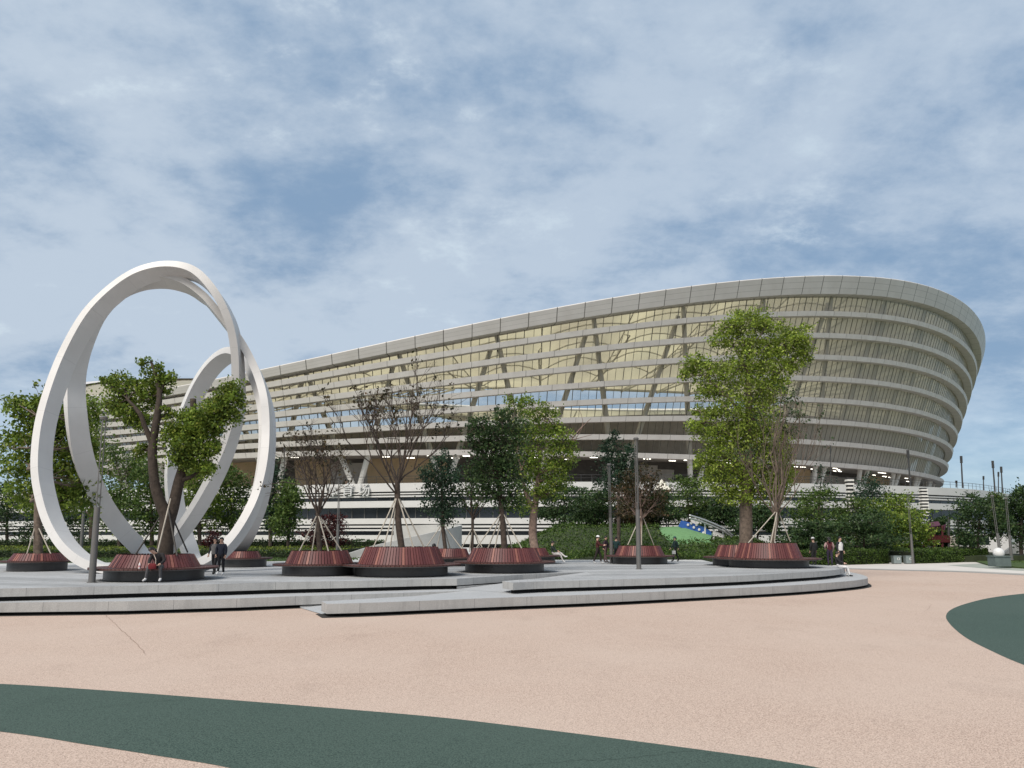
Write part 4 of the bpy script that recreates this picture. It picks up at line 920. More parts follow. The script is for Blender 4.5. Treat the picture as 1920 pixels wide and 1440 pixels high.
# mound
def sm(q): q = min(1, max(0, q)); return q * q * (3 - 2 * q)
def mound_h(x, y):
    px = 960 + x / y * F
    return -.02 + 2.5 * sm((y - 57) / 22) * sm((px - 945) / 110) * sm((1500 - px) / 90) * (1 - .5 * sm((px - 1225) / 40)) - .95 * sm((px - 1385) / 70)
b = MB(); pxs = np.linspace(925, 1500, 60); ys = np.linspace(56.2, 108, 50); b.grid([[((q - 960) / F * y, y, mound_h((q - 960) / F * y, y) - (.6 if j == 0 else 0)) for q in pxs] for j, y in enumerate(ys)], 0); tag(b.build('terrain', mat('mound_soil', (.035, .05, .016), .95, .4, 2), smooth='all'), kind='structure')
def cover(name, pts, size, leaf, seed, kind, label=None, cat=None, up=.6, mats=None):
    rg = np.random.default_rng(seed); v, f = leaf_quads(np.asarray(pts), size, rg, up); o = npmesh(name, v, f, leaf); return tag(o, label, cat, kind=kind)
rg = np.random.default_rng(5); P = []
while len(P) < 30000:
    y = 56.4 + 42 * rg.random() ** 1.7; x = (rg.uniform(935, 1480) - 960) / F * y
    if True: P.append((x, y, mound_h(x, y) + abs(rg.normal()) * .16 + .10 * math.sin(x * 1.3 + math.sin(y)) + .14))
cover('ground_cover', P, .20, L_GRASS, 6, 'stuff')
# lawn blades on the left
P = [(rg.uniform(-52, -8), 44 + 18 * rg.random() ** 1.3, rg.uniform(0, .05)) for _ in range(16000)]
le = np.array(lawn_edge); P = [p for p in P if p[1] > np.interp(p[0], le[:, 0], le[:, 1]) + .1]
cover('grass', P, .11, L_GRASS, 7, 'stuff', up=.1)
def hedge(label, x0, x1, y0, y1, h, leaf, n, seed, z=0., size=.16, name='hedge', frontleaf=None):
    t = empty(name, ((x0 + x1) / 2, (y0 + y1) / 2, z), label, 'hedge', 'clipped hedges'); rg = np.random.default_rng(seed); cx, cy = (x0 + x1) / 2, (y0 + y1) / 2
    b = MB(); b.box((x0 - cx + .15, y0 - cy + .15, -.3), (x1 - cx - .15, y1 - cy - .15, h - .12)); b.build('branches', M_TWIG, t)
    P = []
    for _ in range(n):
        x, y = rg.uniform(x0, x1), rg.uniform(y0, y1)
        if rg.random() < .55: y = y0 + abs(rg.normal()) * .1; zz = rg.uniform(0, h)
        else: zz = h + rg.normal() * .06 + .07 * math.sin(x * 1.1 + math.sin(x * .37) * 3)
        P.append((x, y, z + zz))
    v, f = leaf_quads(np.array(P), size, rg, .5); o = npmesh('leaves', v, f, leaf, t); o.matrix_parent_inverse = Matrix.Translation(-t.location); return t
hedge('yellow-green clipped hedge bed across the lawn behind the rings', -62, -14, 62, 78, .62, L_YEL, 15000, 3, size=.17)
hedge('dark clipped hedge along the back of the lawn, behind the yellow one', -64, -14, 84, 87, 1.15, L_DARK, 8000, 4, size=.2)
hedge('low dark hedge in front of the yellow hedge bed', -62, -14, 61.1, 61.9, .5, L_DARK, 7000, 8, size=.13)
MB_ = 'bushy trees on the mound'
for a in (('dark layered tree on the mound right of the pale-trunked tree', 1060, 1000, 130, 912, 84, L_DARK), ('dark bushy tree on the mound behind the left lamp post', 1115, 1002, 110, 920, 80, L_DARK), ('dark spreading shrub tree right of the fan-shaped tree', 1235, 1004, 90, 925, 84, L_DARK), ('mid-green rounded tree on the mound left of the tall bright tree', 1290, 1000, 110, 893, 92, L_GREEN), ('dark low tree beside the blue slide', 1350, 1002, 80, 935, 90, L_DARK), ('dark brownish tree behind the fan-shaped tree', 1190, 1002, 110, 935, 82, L_BROWN), ('dark shrub behind the trunk of the tall bright tree', 1420, 1010, 90, 950, 76, L_DARK)):
    bg(*a, group=MB_, leaves=4600, size=.27, flat=.6, trunk=.16)
RB_ = 'trees right of the round benches'
for a in (('round bright-topped tree right of the benches', 1540, 1046, 110, 915, 84, L_GREEN), ('dark low spreading tree over the group of people', 1520, 1048, 130, 975, 72, L_DARK), ('dark bluish tree in front of the stadium columns', 1640, 1030, 100, 893, 100, L_BLUE), ('tall light green tree left of the lamp by the bins', 1680, 1040, 90, 922, 90, L_CAMPH), ('dark wide tree behind the litter bins', 1620, 1048, 150, 962, 74, L_DARK), ('yellow-green tree behind the lamp by the bins', 1705, 1044, 110, 955, 82, L_CAMPH), ('mid-green tree filling the middle of the right-hand group', 1605, 1044, 100, 935, 86, L_GREEN), ('wide dark tree with a pale stem near the right edge', 1835, 1040, 110, 925, 80, L_DARK), ('dark tree cut by the right edge of the photo', 1915, 1040, 76, 912, 78, L_DARK), ('small dark conifer-like tree near the red play frame', 1760, 1035, 60, 970, 88, L_DARK), ('distant green tree between two right-hand masts', 1868, 1000, 50, 922, 118, L_GREEN)):
    bg(*a, group=RB_, leaves=5000, size=.27, flat=.6, trunk=.10)
bg('sparse dark-leaved sapling before the deck, left of the first striped totem', 1537, 1000, 60, 868, 96, L_BLUE, 'background_tree', n=6, leaves=420, size=.3, group=RB_)
# hedges at the right
def hedge_px(label, pts, h, leaf, n, seed, z, depth=3.):
    A = spline([tuple(gp(x, y, z).xy) for x, y in pts], 6); rg = np.random.default_rng(seed); c = A[len(A) // 2]; t = empty('hedge', (c[0], c[1], z), label, 'hedge', 'clipped hedges')
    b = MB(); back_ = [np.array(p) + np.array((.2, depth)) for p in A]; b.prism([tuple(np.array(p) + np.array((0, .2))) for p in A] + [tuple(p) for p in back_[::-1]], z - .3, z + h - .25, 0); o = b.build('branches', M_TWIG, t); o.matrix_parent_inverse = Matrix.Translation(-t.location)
    P = []
    for _ in range(n):
        s = rg.uniform(0, len(A) - 1.001); i = int(s); p = A[i] + (A[i + 1] - A[i]) * (s - i)
        if rg.random() < .6: P.append((p[0], p[1] + abs(rg.normal()) * .12, z + rg.uniform(0, h)))
        else: P.append((p[0], p[1] + rg.uniform(0, depth), z + h - .1 + rg.normal() * .08 + .14 * math.sin(p[0] * .9 + 2 * math.sin(p[0] * .31))))
    v, f = leaf_quads(np.array(P), .17, rg, .5); o = npmesh('leaves', v, f, leaf, t); o.matrix_parent_inverse = Matrix.Translation(-t.location)
hedge_px('clipped hedge along the pale path, left of the litter bins', [(1500, 1061), (1560, 1060), (1620, 1058.5), (1668, 1057)], 1.3, L_GRASS, 5000, 15, ZG, 6)
hedge_px('long sloping hedge right of the litter bins', [(1718, 1057), (1760, 1056), (1800, 1054.5), (1830, 1053), (1855, 1051)], 1.25, L_GRASS, 6500, 16, ZG, 9)
b = MB(); b.prism(xy([(1850, 1060), (1868, 1063), (1920, 1066.5), (2100, 1072)], ZG) + [(75, 64), (75, 100), (gp(1850, 1049, ZG).x, 88)], ZG - .2, ZG + .12, 0); tag(b.build('lawn', mat('lawn_soil_right', (.05, .085, .018), .95, .4, 3, .6, 60)), kind='structure')
b = MB(); b.prism([(24, 73), (75, 79), (90, 116), (24, 112)], -1.2, -.25, 0); tag(b.build('terrain', mat('bed_soil', (.03, .04, .016), .95, .4, 2)), kind='structure')
P = []
for _ in range(9000):
    x, y = rg.uniform(35, 66), rg.uniform(60, 86)
    P.append((x, y, ZG + .12 + rg.uniform(0, .05)))
lp = [Vector(p) for p in xy([(1850, 1060), (1868, 1063), (1920, 1066.5), (2100, 1072)], ZG)]
P = [p for p in P if p[1] > np.interp(p[0], [q.x for q in lp[::-1]] if lp[0].x > lp[-1].x else [q.x for q in lp], [q.y for q in lp[::-1]] if lp[0].x > lp[-1].x else [q.y for q in lp]) + .2 and p[0] > gp(1852, 1055, ZG).x]
cover('grass', P, .13, L_GRASS, 17, 'stuff', up=.1)
# ------------------------------------------------------------ people
M_SKIN = mat('skin', (.50, .32, .24), .6); M_HAIR = mat('hair_black', (.012, .010, .010), .5); M_EYE = mat('eye_dark', (.01, .01, .01), .3); M_LIP = mat('lip', (.38, .16, .14), .5)
_cm = {}
def cloth(c):
    if c not in _cm: _cm[c] = mat('cloth', c, .85, .25, 9, .3, 60)
    return _cm[c]
BASE = dict(pelvis=(0, 0, .92), belly=(0, 0, 1.07), chest=(0, -.01, 1.28), neck=(0, 0, 1.45), hb=(0, -.02, 1.52), head=(0, -.03, 1.60), top=(0, -.01, 1.67),
            shL=(.18, 0, 1.39), elL=(.24, .02, 1.12), wrL=(.24, -.06, .88), hdL=(.24, -.09, .81), shR=(-.18, 0, 1.39), elR=(-.24, .02, 1.12), wrR=(-.24, -.06, .88), hdR=(-.24, -.09, .81),
            hipL=(.09, 0, .88), knL=(.10, -.02, .49), anL=(.10, .02, .09), baL=(.11, -.09, .045), toL=(.115, -.16, .04), hipR=(-.09, 0, .88), knR=(-.10, -.02, .49), anR=(-.10, .02, .09), baR=(-.11, -.09, .045), toR=(-.115, -.16, .04))
RADII = dict(pelvis=(.155, .125), belly=(.145, .115), chest=(.165, .125), neck=(.062, .062), hb=(.068, .075), head=(.082, .100), top=(.065, .075), sh=(.078, .075), el=(.052, .052), wr=(.038, .036), hd=(.042, .026), hip=(.105, .105), kn=(.068, .07), an=(.048, .05), ba=(.048, .040), to=(.038, .028))
EDG = [('pelvis', 'belly'), ('belly', 'chest'), ('chest', 'neck'), ('neck', 'hb'), ('hb', 'head'), ('head', 'top')] + [e for s in 'LR' for e in (('chest', 'sh' + s), ('sh' + s, 'el' + s), ('el' + s, 'wr' + s), ('wr' + s, 'hd' + s), ('pelvis', 'hip' + s), ('hip' + s, 'kn' + s), ('kn' + s, 'an' + s), ('an' + s, 'ba' + s), ('ba' + s, 'to' + s))]
def person(label, loc, yaw, H, pose, top, legs, shoes, group=None, hair='short', hat=None, coat=False, sleeve=None, face=True, vest=None):
    J = {k: Vector(v) for k, v in BASE.items()}
    for k, v in pose.items(): J[k] = Vector(v)
    sc_ = H / 1.70; t = empty('person', tuple(loc), label, 'person', group, rz=yaw); t.scale = (sc_,) * 3
    names = list(J); me = bpy.data.meshes.new('skel'); me.from_pydata([tuple(J[n]) for n in names], [(names.index(a), names.index(b)) for a, b in EDG], [])
    o = bpy.data.objects.new('skel', me); COL.objects.link(o); md = o.modifiers.new('s', 'SKIN'); md.branch_smoothing = .6; md.use_smooth_shade = True
    for i, n in enumerate(names):
        k = n[:-1] if n[-1] in 'LR' and n[:-1] in RADII else n; r = RADII[k]
        if coat and k in ('pelvis', 'belly', 'chest'): r = (r[0] * 1.16, r[1] * 1.2)
        if coat and k in ('sh', 'el'): r = (r[0] * 1.2, r[1] * 1.2)
        me.skin_vertices[0].data[i].radius = r; me.skin_vertices[0].data[i].use_root = (n == 'pelvis')
    o.modifiers.new('u', 'SUBSURF').levels = 2
    dg = bpy.context.evaluated_depsgraph_get(); ev = bpy.data.meshes.new_from_object(o.evaluated_get(dg)); bpy.data.objects.remove(o)
    b = MB(); b.v = [tuple(v.co) for v in ev.vertices]; b.f = [tuple(p.vertices) for p in ev.polygons]
    def zone(c):
        best = None
        for a, q in EDG:
            A, B = J[a], J[q]; d = B - A; s = max(0, min(1, (c - A).dot(d) / max(d.dot(d), 1e-9))); L = (c - A - d * s).length
            k = (a, q, s)
            if best is None or L < best[0]: best = (L, k)
        a, q, s = best[1]
        if q in ('hb', 'head', 'top') : return 0
        if a == 'chest' and q == 'neck': return 0 if s > .85 else 1
        if q[:2] == 'hd' or (q[:2] == 'wr' and s > .92): return 0
        if q[:2] in ('el', 'wr'): return 4 if sleeve else 1
        if q[:2] in ('ba', 'to') or (q[:2] == 'an' and s > .93): return 3
        if q[:2] in ('kn', 'an'): return 2
        if q[:3] == 'hip': return 2
        if a == 'pelvis': return 1 if s > .15 or coat else 2
        return 1
    b.m = [zone(Vector(p.center)) for p in ev.polygons]
    fw = (J['head'] - J['hb']).normalized(); side = (J['shL'] - J['shR']).normalized(); f3 = side.cross(fw).normalized()
    if f3.y > 0 and abs(f3.y) > .3: f3 = -f3
    hc = J['head']
    if face:
        b.sphere(tuple(hc + f3 * .098 - fw * .015), (.014, .016, .020), 6, 0)
        for s in (-1, 1): b.sphere(tuple(hc + f3 * .088 + side * .032 * s + fw * .012), .010, 6, 5); b.sphere(tuple(hc + side * .084 * s - fw * .005), (.012, .020, .028), 6, 0)
        b.sphere(tuple(hc + f3 * .086 - fw * .052), (.022, .010, .007), 6, 6)
    for s in 'LR':   # hands: palm ends at hd; five bent fingers
        P, W = J['hd' + s], J['wr' + s]; d = (P - W).normalized(); ac = d.cross(Vector((0, 0, 1)) if abs(d.z) < .8 else Vector((0, 1, 0))).normalized(); pl = ac.cross(d).normalized()
        for q, (x, L) in enumerate(((-.028, .055), (-.010, .070), (.010, .066), (.028, .05))):
            r0 = P + ac * x + d * .015; b.tube([r0, r0 + d * L * .5, r0 + d * L * .85 + pl * L * .3], [.0095, .009, .007], 5, 0)
        r0 = P - d * .02 - ac * .035; b.tube([r0, r0 - ac * .018 + d * .03, r0 - ac * .016 + d * .055 + pl * .01], [.011, .010, .008], 5, 0)
    mats = [M_SKIN, cloth(top), cloth(legs), cloth(shoes), cloth(sleeve or top), M_EYE, M_LIP]
    b.build('body', mats, t, smooth='all')
    h = MB()
    ctr = hc + fw * .022 - f3 * .012
    for i in range(9):
        pass
    rows = []; nn = 14
    for i in range(7):
        a = PI / 2 - (PI * (.62 if hair == 'short' else .66)) * i / 6; row = []
        for j in range(nn):
            az = 2 * PI * j / nn; fr = math.cos(az); q = math.cos(a)
            drop = 1.0 if fr < .35 else 0.
            aa = a if drop else max(a, .38); q = math.cos(aa)
            row.append(tuple(ctr + f3 * (.112 * q * math.cos(az)) + side * (.098 * q * math.sin(az)) + fw * (.118 * math.sin(aa))))
        rows.append(row)
    h.grid(rows, 0, closed_u=True)
    if hair == 'long': h.tube([tuple(ctr - f3 * .085), tuple(ctr - f3 * .10 - fw * .12), tuple(ctr - f3 * .09 - fw * .24)], [.075, .085, .05], 8)
    h.build('hair', M_HAIR, t, smooth='all')
    if hat:
        c = MB(); rows = []
        for i in range(5):
            a = PI / 2 * (1 - i / 4) + .18 * i / 4; rows.append([tuple(ctr + f3 * (.122 * math.cos(a) * math.cos(2 * PI * j / 14)) + side * (.110 * math.cos(a) * math.sin(2 * PI * j / 14)) + fw * (.125 * math.sin(a) + .012)) for j in range(14)])
        c.grid(rows, 0, closed_u=True); pb = ctr + fw * .035 + f3 * .11
        c.face([tuple(pb + side * .08), tuple(pb + side * .05 + f3 * .085 - fw * .01), tuple(pb - side * .05 + f3 * .085 - fw * .01), tuple(pb - side * .08)]); c.build('cap', cloth(hat), t, smooth='all')
    if vest:
        c = MB(); n = 12
        rows = []
        for zz, k in ((J['pelvis'] * .9 + J['belly'] * .1, .175), (J['belly'], .172), (J['chest'], .192), (J['neck'] * .75 + J['chest'] * .25, .11)):
            rows.append([tuple(zz + Vector((k * math.cos(2 * PI * j / n), k * .82 * math.sin(2 * PI * j / n), 0))) for j in range(n)])
        c.grid(rows, 0, closed_u=True); c.build('vest', cloth(vest), t, smooth='all')
    return t
def walkpose(s=1, st=.24, arms=.16):
    return dict(knL=(.09, -.02 - st * .7 * s, .50), anL=(.09, -st * .95 * s + .02, .10), baL=(.10, -st * .95 * s - .09, .05), toL=(.10, -st * .95 * s - .16, .05), knR=(-.09, .04 + st * .3 * s, .49), anR=(-.09, st * s + .03, .13), baR=(-.09, st * s - .06, .05), toR=(-.09, st * s - .12, .04),
                elL=(.25, .06 * s, 1.13), wrL=(.24, arms * s - .02, .90), hdL=(.23, arms * s - .06, .83), elR=(-.25, -.03 * s, 1.13), wrR=(-.24, -arms * s - .08, .91), hdR=(-.23, -arms * s - .13, .85))
c2, R02, RS2, RT2, ht2 = BENCH['b2']
sx = (305 - 960) / F * (c2.y - RS2 + .3)
sit_bent = dict(pelvis=(.05, .14, .53), belly=(.04, .04, .68), chest=(.02, -.10, .88), neck=(-.04, -.20, 1.01), hb=(-.07, -.25, 1.06), head=(-.11, -.30, 1.12), top=(-.14, -.32, 1.19), shL=(.20, -.10, .99), elL=(.31, -.13, .75), wrL=(.24, -.36, .62), hdL=(.21, -.43, .60), shR=(-.16, -.14, .93), elR=(-.22, -.22, .72), wrR=(-.12, -.42, .62), hdR=(-.07, -.46, .60),
                hipL=(.13, .10, .52), knL=(.25, -.34, .52), anL=(.27, -.30, .10), baL=(.29, -.40, .05), toL=(.30, -.47, .04), hipR=(-.05, .10, .52), knR=(-.17, -.36, .52), anR=(-.26, -.32, .10), baR=(-.28, -.42, .05), toR=(-.29, -.49, .04))
person('person in dark hooded top and grey trousers sitting bent forward on a bench', (sx, c2.y - RS2 + .32, .05), 0, 1.72, sit_bent, (.018, .016, .018), (.07, .07, .075), (.55, .55, .56), hair='long', coat=True)
bg_ = empty('handbag', (sx + .03, c2.y - RS2 - .17, .62), 'small red shoulder bag held by the person sitting on the bench', 'bag'); b = MB()
rows = [[(.15 * w_ * math.cos(2 * PI * j / 16), .055 * w_ * math.sin(2 * PI * j / 16), z_) for j in range(16)] for z_, w_ in ((-.11, .8), (-.09, 1.), (.04, 1.02), (.09, .8), (.10, .3))]
b.grid(rows, 0, closed_u=True); b.build('pouch', cloth((.12, .010, .014)), bg_, smooth='all'); b = MB(); b.tube([(.12, 0, .07), (.10, .03, .25), (.0, .06, .42)], .012, 5); b.build('strap', cloth((.5, .42, .36)), bg_)
bx = (271 - 960) / F * (c2.y - RS2 * .85); b = MB(); b.lathe([(.001, 0), (.034, .0), (.036, .01), (.036, .15), (.030, .18), (.014, .21), (.014, .235), (.001, .236)], n=12); b.lathe([(.0365, .06), (.0368, .06), (.0368, .12), (.0365, .12)], n=12, m=1)
tag(b.build('water_bottle', [mat('bottle_clear', (.75, .72, .74), .15), cloth((.6, .3, .35))], smooth=True), 'clear drink bottle standing on the bench seat beside the seated person', 'bottle'); o = bpy.data.objects['water_bottle']; o.location = (bx, math.sqrt(max(.01, 0)) + c2.y - math.sqrt(max(.1, (RS2 * .88) ** 2 - (bx - c2.x) ** 2)), .50)
pair = 'pair strolling in front of the rings'
person('person in grey long vest and dark trousers, left of the strolling pair', gp(401, 1077), rad(-10), 1.62, walkpose(1, .12, .06), (.045, .043, .046), (.014, .014, .017), (.02, .02, .02), pair, hair='long', sleeve=(.02, .02, .022), vest=(.13, .125, .125))
person('person in navy jacket and white shoes, right of the strolling pair', gp(413, 1078.3), rad(-4), 1.62, walkpose(-1, .10, .05), (.016, .02, .035), (.012, .012, .016), (.75, .75, .75), pair, hair='short', coat=True)
far = 'people passing along the far side of the terrace'
person('person in dark red coat and white cap striding with arms held forward', gp(1121, 1057), rad(78), 1.68, {**walkpose(1, .22), **dict(elL=(.22, -.16, 1.16), wrL=(.18, -.40, 1.16), hdL=(.17, -.48, 1.17), elR=(-.22, -.16, 1.14), wrR=(-.18, -.40, 1.12), hdR=(-.17, -.48, 1.12))}, (.06, .012, .012), (.02, .012, .012), (.5, .5, .5), far, hat=(.7, .7, .7), coat=True)
person('person in dark plum clothes half hidden behind a lamp post', gp(1136, 1055), rad(60), 1.66, walkpose(-1, .14), (.03, .016, .026), (.10, .06, .06), (.05, .04, .04), far, coat=True)
person('person in dark teal jacket standing behind the far bench', gp(1156, 1054), rad(160), 1.62, {}, (.018, .05, .052), (.02, .025, .03), (.03, .03, .03), far, coat=True)
person('person in long dark green coat striding past the open paving', gp(1267, 1053), rad(-75), 1.62, walkpose(1, .26), (.012, .032, .030), (.012, .012, .014), (.02, .02, .02), far, hair='short', coat=True, hat=(.06, .13, .12))
p = gp(1265, 1053); b = MB(); b.box((-.11, -.05, -.16), (.11, .05, .06)); b.tube([(-.06, 0, .05), (0, 0, .16), (.06, 0, .05)], .008, 4); tag(b.build('carrier_bag', cloth((.62, .62, .6))), 'small white carrier bag at the side of the striding person in green', 'bag').location = (p.x - .10, p.y - .30, .66)
lounge = dict(pelvis=(0, .12, .53), belly=(0, .16, .68), chest=(0, .18, .88), neck=(0, .17, 1.05), hb=(0, .14, 1.12), head=(0, .12, 1.20), top=(0, .13, 1.27), shL=(.18, .16, 1.0), elL=(.22, .0, .78), wrL=(.12, -.20, .70), hdL=(.08, -.26, .69), shR=(-.18, .16, 1.0), elR=(-.22, .0, .78), wrR=(-.12, -.20, .68), hdR=(-.08, -.26, .67), hipL=(.09, .08, .52), knL=(.10, -.34, .60), anL=(-.08, -.66, .36), baL=(-.09, -.76, .36), toL=(-.09, -.82, .39), hipR=(-.09, .08, .52), knR=(-.08, -.36, .50), anR=(-.08, -.52, .10), baR=(-.08, -.62, .05), toR=(-.08, -.68, .04))
c8 = BENCH['b8'][0]; RS8 = BENCH['b8'][2]
person('person lounging on a bench edge with pale trousers and crossed legs', (at(1040, 1040, c8.y - .2).x, c8.y - .25, .07), rad(80), 1.68, lounge, (.02, .03, .026), (.50, .48, .47), (.6, .6, .6), far, hair='short')
sitb = {**lounge, 'knL': (.1, -.33, .52), 'anL': (.1, -.34, .10), 'baL': (.1, -.44, .05), 'toL': (.1, -.5, .04)}
c5 = BENCH['b5'][0]; person('person sitting with back to us behind the broad bench, only the head showing', (at(812, 1020, c5.y + BENCH['b5'][2] - .3).x, c5.y + BENCH['b5'][2] - .3 + .6, -.02), rad(180), 1.74, sitb, (.35, .18, .19), (.03, .03, .04), (.05, .05, .05), far)
rgp = 'group at the right end of the terrace'
person('person in white cap and dark jacket at the left of the group by the hedge', gp(1527, 1059.5), rad(200), 1.58, {}, (.018, .02, .02), (.02, .02, .02), (.03, .03, .03), rgp, hat=(.75, .75, .75), coat=True)
person('person in maroon vest with pink sleeves, back turned, in the group', gp(1557, 1060.8), rad(170), 1.60, {**walkpose(1, .06), **dict(elL=(.27, .02, 1.16), wrL=(.22, -.16, 1.02), hdL=(.2, -.22, 1.0))}, (.07, .012, .018), (.03, .02, .045), (.03, .03, .03), rgp, hair='long', sleeve=(.42, .28, .27), coat=True)
person('person in dark jacket over a white shirt at the right of the group', gp(1577, 1063), rad(30), 1.64, {}, (.016, .018, .024), (.015, .015, .018), (.02, .02, .02), rgp, vest=(.6, .6, .6), coat=True)
edge_ = {**sitb, 'anL': (.12, -.30, .02), 'baL': (.12, -.40, -.03), 'toL': (.12, -.47, -.04), 'anR': (-.10, -.46, .06), 'baR': (-.10, -.56, .04), 'toR': (-.10, -.62, .05)}
p = gp(1581, 1065.5); person('person sitting on the terrace edge with white trousers and black shoes', (p.x - .1, p.y + .1, -.42), rad(62), 1.66, edge_, (.014, .015, .016), (.62, .62, .62), (.02, .02, .02), rgp)
# ------------------------------------------------------------ litter bins, planter
M_BIN = mat('bin_grey', (.20, .24, .24), .5, .15, 3); M_BINM = mat('bin_mark', (.55, .58, .56), .5)
def bin_(px, label):
    p = gp(px, 1057.3, ZG); t = empty('litter_bin', tuple(p), label, 'litter bin', 'pair of grey litter bins'); b = MB(); b.box((-.34, -.26, .05), (.34, .26, .66)); b.box((-.30, -.22, 0), (.30, .22, .05), 1); b.build('body', [M_BIN, M_METD], t)
    b = MB(); b.box((-.37, -.29, .66), (.37, .29, .73)); b.build('lid', M_BIN, t); b = MB(); b.box((-.04, -.272, .36), (.20, -.263, .56)); b.build('notice', M_BINM, t); b = MB(); b.box((.02, -.279, .41), (.14, -.274, .51)); b.build('slot', M_METD, t)
bin_(1681, 'left one of the two grey litter bins by the hedge'); bin_(1704, 'right one of the two grey litter bins, next to the lamp post')
p = at(1874, 1057, 62.); t = empty('stone_planter', (p.x, p.y, p.z), 'grey-green stone box planter at the foot of the right lamp post', 'planter'); b = MB(); b.box((-.62, -.5, -.2), (.62, .5, .55)); b.box((-.68, -.56, .55), (.68, .56, .62)); b.build('box', mat('planter_stone', (.10, .13, .125), .7, .2, 3), t)
b = MB(); b.sphere((0, 0, .42), .42, 16); o = b.build('globe', mat('white_globe', (.6, .6, .59), .4), smooth='all'); o.location = (p.x - .05, p.y - .1, p.z + .42); tag(o, 'white globe on top of the stone box planter', 'globe')
# ------------------------------------------------------------ play area seen through the trees
b = MB(); b.grid([[tuple(at(x, y, Yd)) for x, y in pts] for pts, Yd in (([(1225, 1022), (1270, 1026), (1320, 1028), (1350, 1026)], 71), ([(1240, 1000), (1280, 1004), (1305, 1011), (1330, 1014)], 73), ([(1236, 990), (1285, 990), (1312, 998), (1335, 1004)], 77), ([(1240, 988), (1290, 986), (1316, 994), (1340, 1002)], 82))], 0); tag(b.build('terrain', mat('green_rubber_mound', (.13, .26, .11), .85, .2, 3), smooth='all'), kind='structure')
t = empty('slide', tuple(at(1320, 1008, 78)), 'long silver slide with a blue dotted side panel among the trees', 'slide')
def loc_(o): o.matrix_parent_inverse = Matrix.Translation(-t.location); return o
b = MB(); pn = [(1278, 976), (1300, 981), (1322, 989), (1334, 997), (1334, 1007), (1312, 1001), (1290, 995), (1272, 987)]; fr = [at(x, y, 77) for x, y in pn]; bk = [q + Vector((0, .15, 0)) for q in fr]; b.face(fr[::-1]); b.face(bk)
for i in range(8): b.face([fr[i], fr[(i + 1) % 8], bk[(i + 1) % 8], bk[i]])
loc_(b.build('side_panel', mat('slide_blue', (.03, .10, .36), .4), t)); b = MB()
for x, y in ((1290, 984), (1301, 989), (1311, 993), (1319, 999), (1296, 981), (1306, 984)): q = at(x, y, 76.9); b.sphere(tuple(q), (.13, .03, .13), 10)
loc_(b.build('dots', M_PODW, t)); b = MB()
for off in (0, 5): b.tube(spline([tuple(at(x, y - off, 76.6)) for x, y in ((1292, 971), (1315, 978), (1340, 988), (1360, 998), (1375, 1010))], 5), .10, 7)
loc_(b.build('rail', M_STEEL, t, smooth='all')); b = MB(); ch = [at(x, y, 77.2) for x, y in ((1292, 973), (1315, 980), (1340, 990), (1360, 1000), (1374, 1011))]; b.grid([[tuple(q) for q in ch], [tuple(q + Vector((0, 1.2, .2))) for q in ch]], 0); loc_(b.build('chute', M_STEEL, t)); b = MB()
for q in ((1338, 1003, 1008), (1356, 1001, 1012), (1322, 992, 1008)): b.tube([at(q[0], q[2] + 6, 77), at(q[0], q[1] - 12, 77)], .09, 6)
b.face([tuple(at(x, y, 76.9)) for x, y in ((1336, 994), (1352, 1000), (1362, 1010), (1338, 1004))]); loc_(b.build('support', M_PODW, t))
p = at(1243, 1000, 92); h0 = at(1243, 927, 92).z - p.z; h1 = at(1243, 918, 92).z - p.z; h2 = at(1243, 898, 92).z - p.z; t = empty('play_hut', tuple(p), 'small hut with a pale pyramid roof poking above the trees', 'hut'); b = MB(); ww = .85
b.face([(-ww, -ww, h1), (ww, -ww, h1), (0, 0, h2)]); b.face([(ww, -ww, h1), (ww, ww, h1), (0, 0, h2)]); b.face([(ww, ww, h1), (-ww, ww, h1), (0, 0, h2)]); b.face([(-ww, ww, h1), (-ww, -ww, h1), (0, 0, h2)]); b.box((-ww, -ww, h1 - .06), (ww, ww, h1 - .002)); b.build('roof', mat('tent_white', (.70, .67, .58), .7, .08, 3), t)
b = MB(); b.box((-.6, -.6, h0 - .5), (.6, .6, h1 - .06)); b.build('cabin', mat('cabin_wood', (.12, .10, .08), .8, .2, 3), t); b = MB()
for sx_ in (-.55, .55):
    for sy_ in (-.55, .55): b.tube([(sx_, sy_, 0), (sx_, sy_, h0 - .4)], .08, 6)
b.build('legs', M_METD, t)
t = empty('play_tower', tuple(at(1780, 1040, 86)), 'dark red climbing frame with posts and a bridge at the right', 'play frame'); M_RED = mat('frame_red', (.075, .012, .014), .6, .2, 3)
for x, y0, y1 in ((1733, 1000, 1042), (1752, 985, 1042), (1767, 986, 1042), (1779, 969, 1042), (1797, 975, 1042), (1810, 1000, 1042), (1820, 1003, 1042)):
    b = MB(); b.tube([at(x, y1, 86), at(x, y0, 86)], .13, 7); loc_(b.build('post', M_RED if x < 1775 else M_METD, t))
for x0, x1, y0, y1 in ((1742, 1778, 1004, 1017), (1797, 1812, 1004, 1017)):
    b = MB(); A, B = at(x0, y1, 85.8), at(x1, y0, 86.1); b.box((A.x, A.y, A.z), (B.x, B.y + .15, B.z)); loc_(b.build('bridge_panel', M_RED, t))
b = MB(); A, B = at(1812, 1022, 85.5), at(1834, 1006, 87.5); b.box((A.x, A.y, A.z), (B.x, B.y, B.z)); loc_(b.build('tunnel_box', mat('tunnel_green', (.015, .03, .02), .6), t)); b = MB()
for k in range(4): b.tube([at(1781, 1009 + k * 5, 85.9), at(1795, 1008 + k * 5, 85.9)], .07, 5)
for k in range(4): b.tube([at(1782 + k * 4, 1005, 85.9), at(1782 + k * 4, 1026, 85.9)], .06, 5)
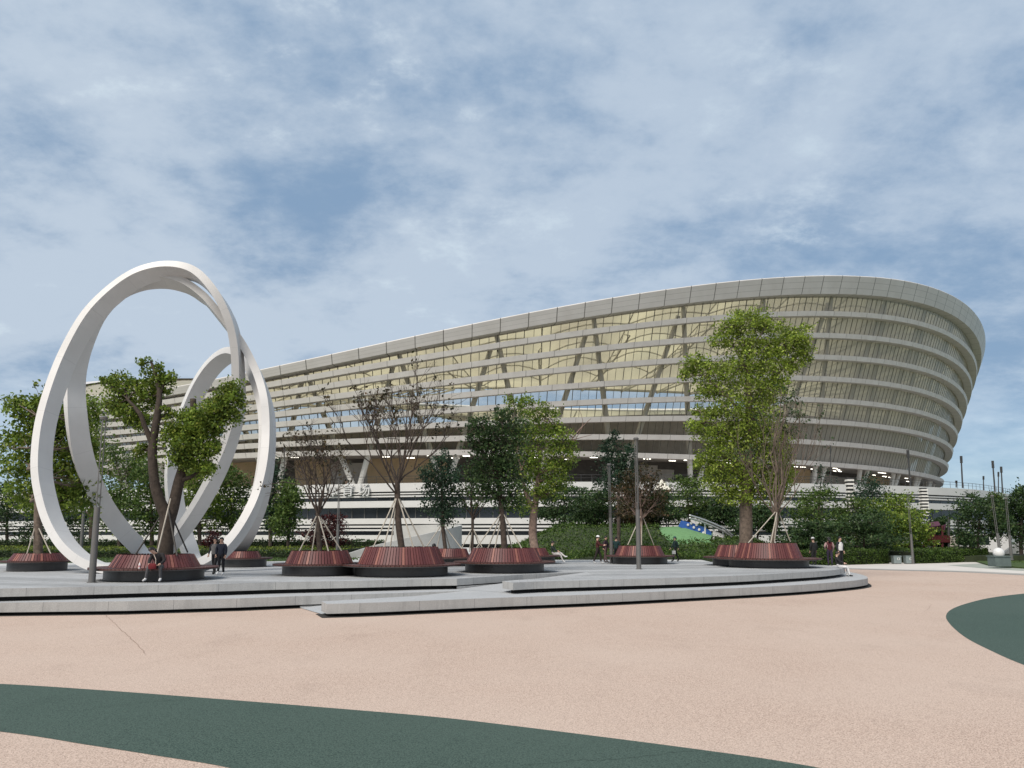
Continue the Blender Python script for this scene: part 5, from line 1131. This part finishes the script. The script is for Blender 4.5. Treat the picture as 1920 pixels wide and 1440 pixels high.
b.tube([at(1783, 1006, 85.7), at(1797, 1032, 85.7)], .12, 6); loc_(b.build('net', mat('net_cream', (.5, .46, .4), .8), t)); b = MB(); q = [at(x, y, 86) for x, y in ((1765, 986), (1774, 983), (1770, 1000))]; b.face(q); b.face([c + Vector((0, .1, 0)) for c in q[::-1]]); b.tube([at(1741, 988, 86), at(1759, 985, 86)], .5, 6); loc_(b.build('canopy', mat('canopy_plum', (.09, .03, .06), .7), t))
for x0, x1, y0, y1, Yd, lb in ((1738, 1818, 1021, 1042, 90, 'low white wall behind the red climbing frame'), (1835, 1895, 1003, 1042, 92, 'tall white wall at the right behind the wide dark tree')):
    A, B = at(x0, y1, Yd), at(x1, y0, Yd); b = MB(); b.box((A.x, A.y, A.z - .4), (B.x, A.y + .4, B.z)); b.box((A.x - .1, A.y - .08, B.z), (B.x + .1, A.y + .5, B.z + .12)); tag(b.build('white_wall', M_PODW), lb, 'wall')
A = [at(x, y, 84) for x, y in ((1878, 1040), (1930, 1040), (1930, 1008), (1912, 1014))]; b = MB(); b.face(A); b.face([q + Vector((0, .4, 0)) for q in A[::-1]])
for i in range(4): b.face([A[i], A[(i + 1) % 4], A[(i + 1) % 4] + Vector((0, .4, 0)), A[i] + Vector((0, .4, 0))])
tag(b.build('ramp_wall', M_CONCR), 'grey sloping concrete ramp wall at the right edge', 'wall')
b = MB(); A, B = at(1800, 1046, 80), at(1850, 1046, 80); b.grid([[(A.x, 80, A.z - .4), (A.x + .9, 80, A.z + 1.1), (B.x - 1.1, 80, A.z + 1.1), (B.x, 80, A.z - .4)], [(A.x, 82.5, A.z - .4), (A.x + .9, 82.5, A.z + 1.1), (B.x - 1.1, 82.5, A.z + 1.1), (B.x, 82.5, A.z - .4)]], 0); b.face([(A.x, 80, A.z - .4), (B.x, 80, A.z - .4), (B.x - 1.1, 80, A.z + 1.1), (A.x + .9, 80, A.z + 1.1)]); tag(b.build('planter_wall', mat('dark_timber', (.05, .04, .032), .8, .2, 4)), 'dark timber planter bank in front of the climbing frame', 'planter')
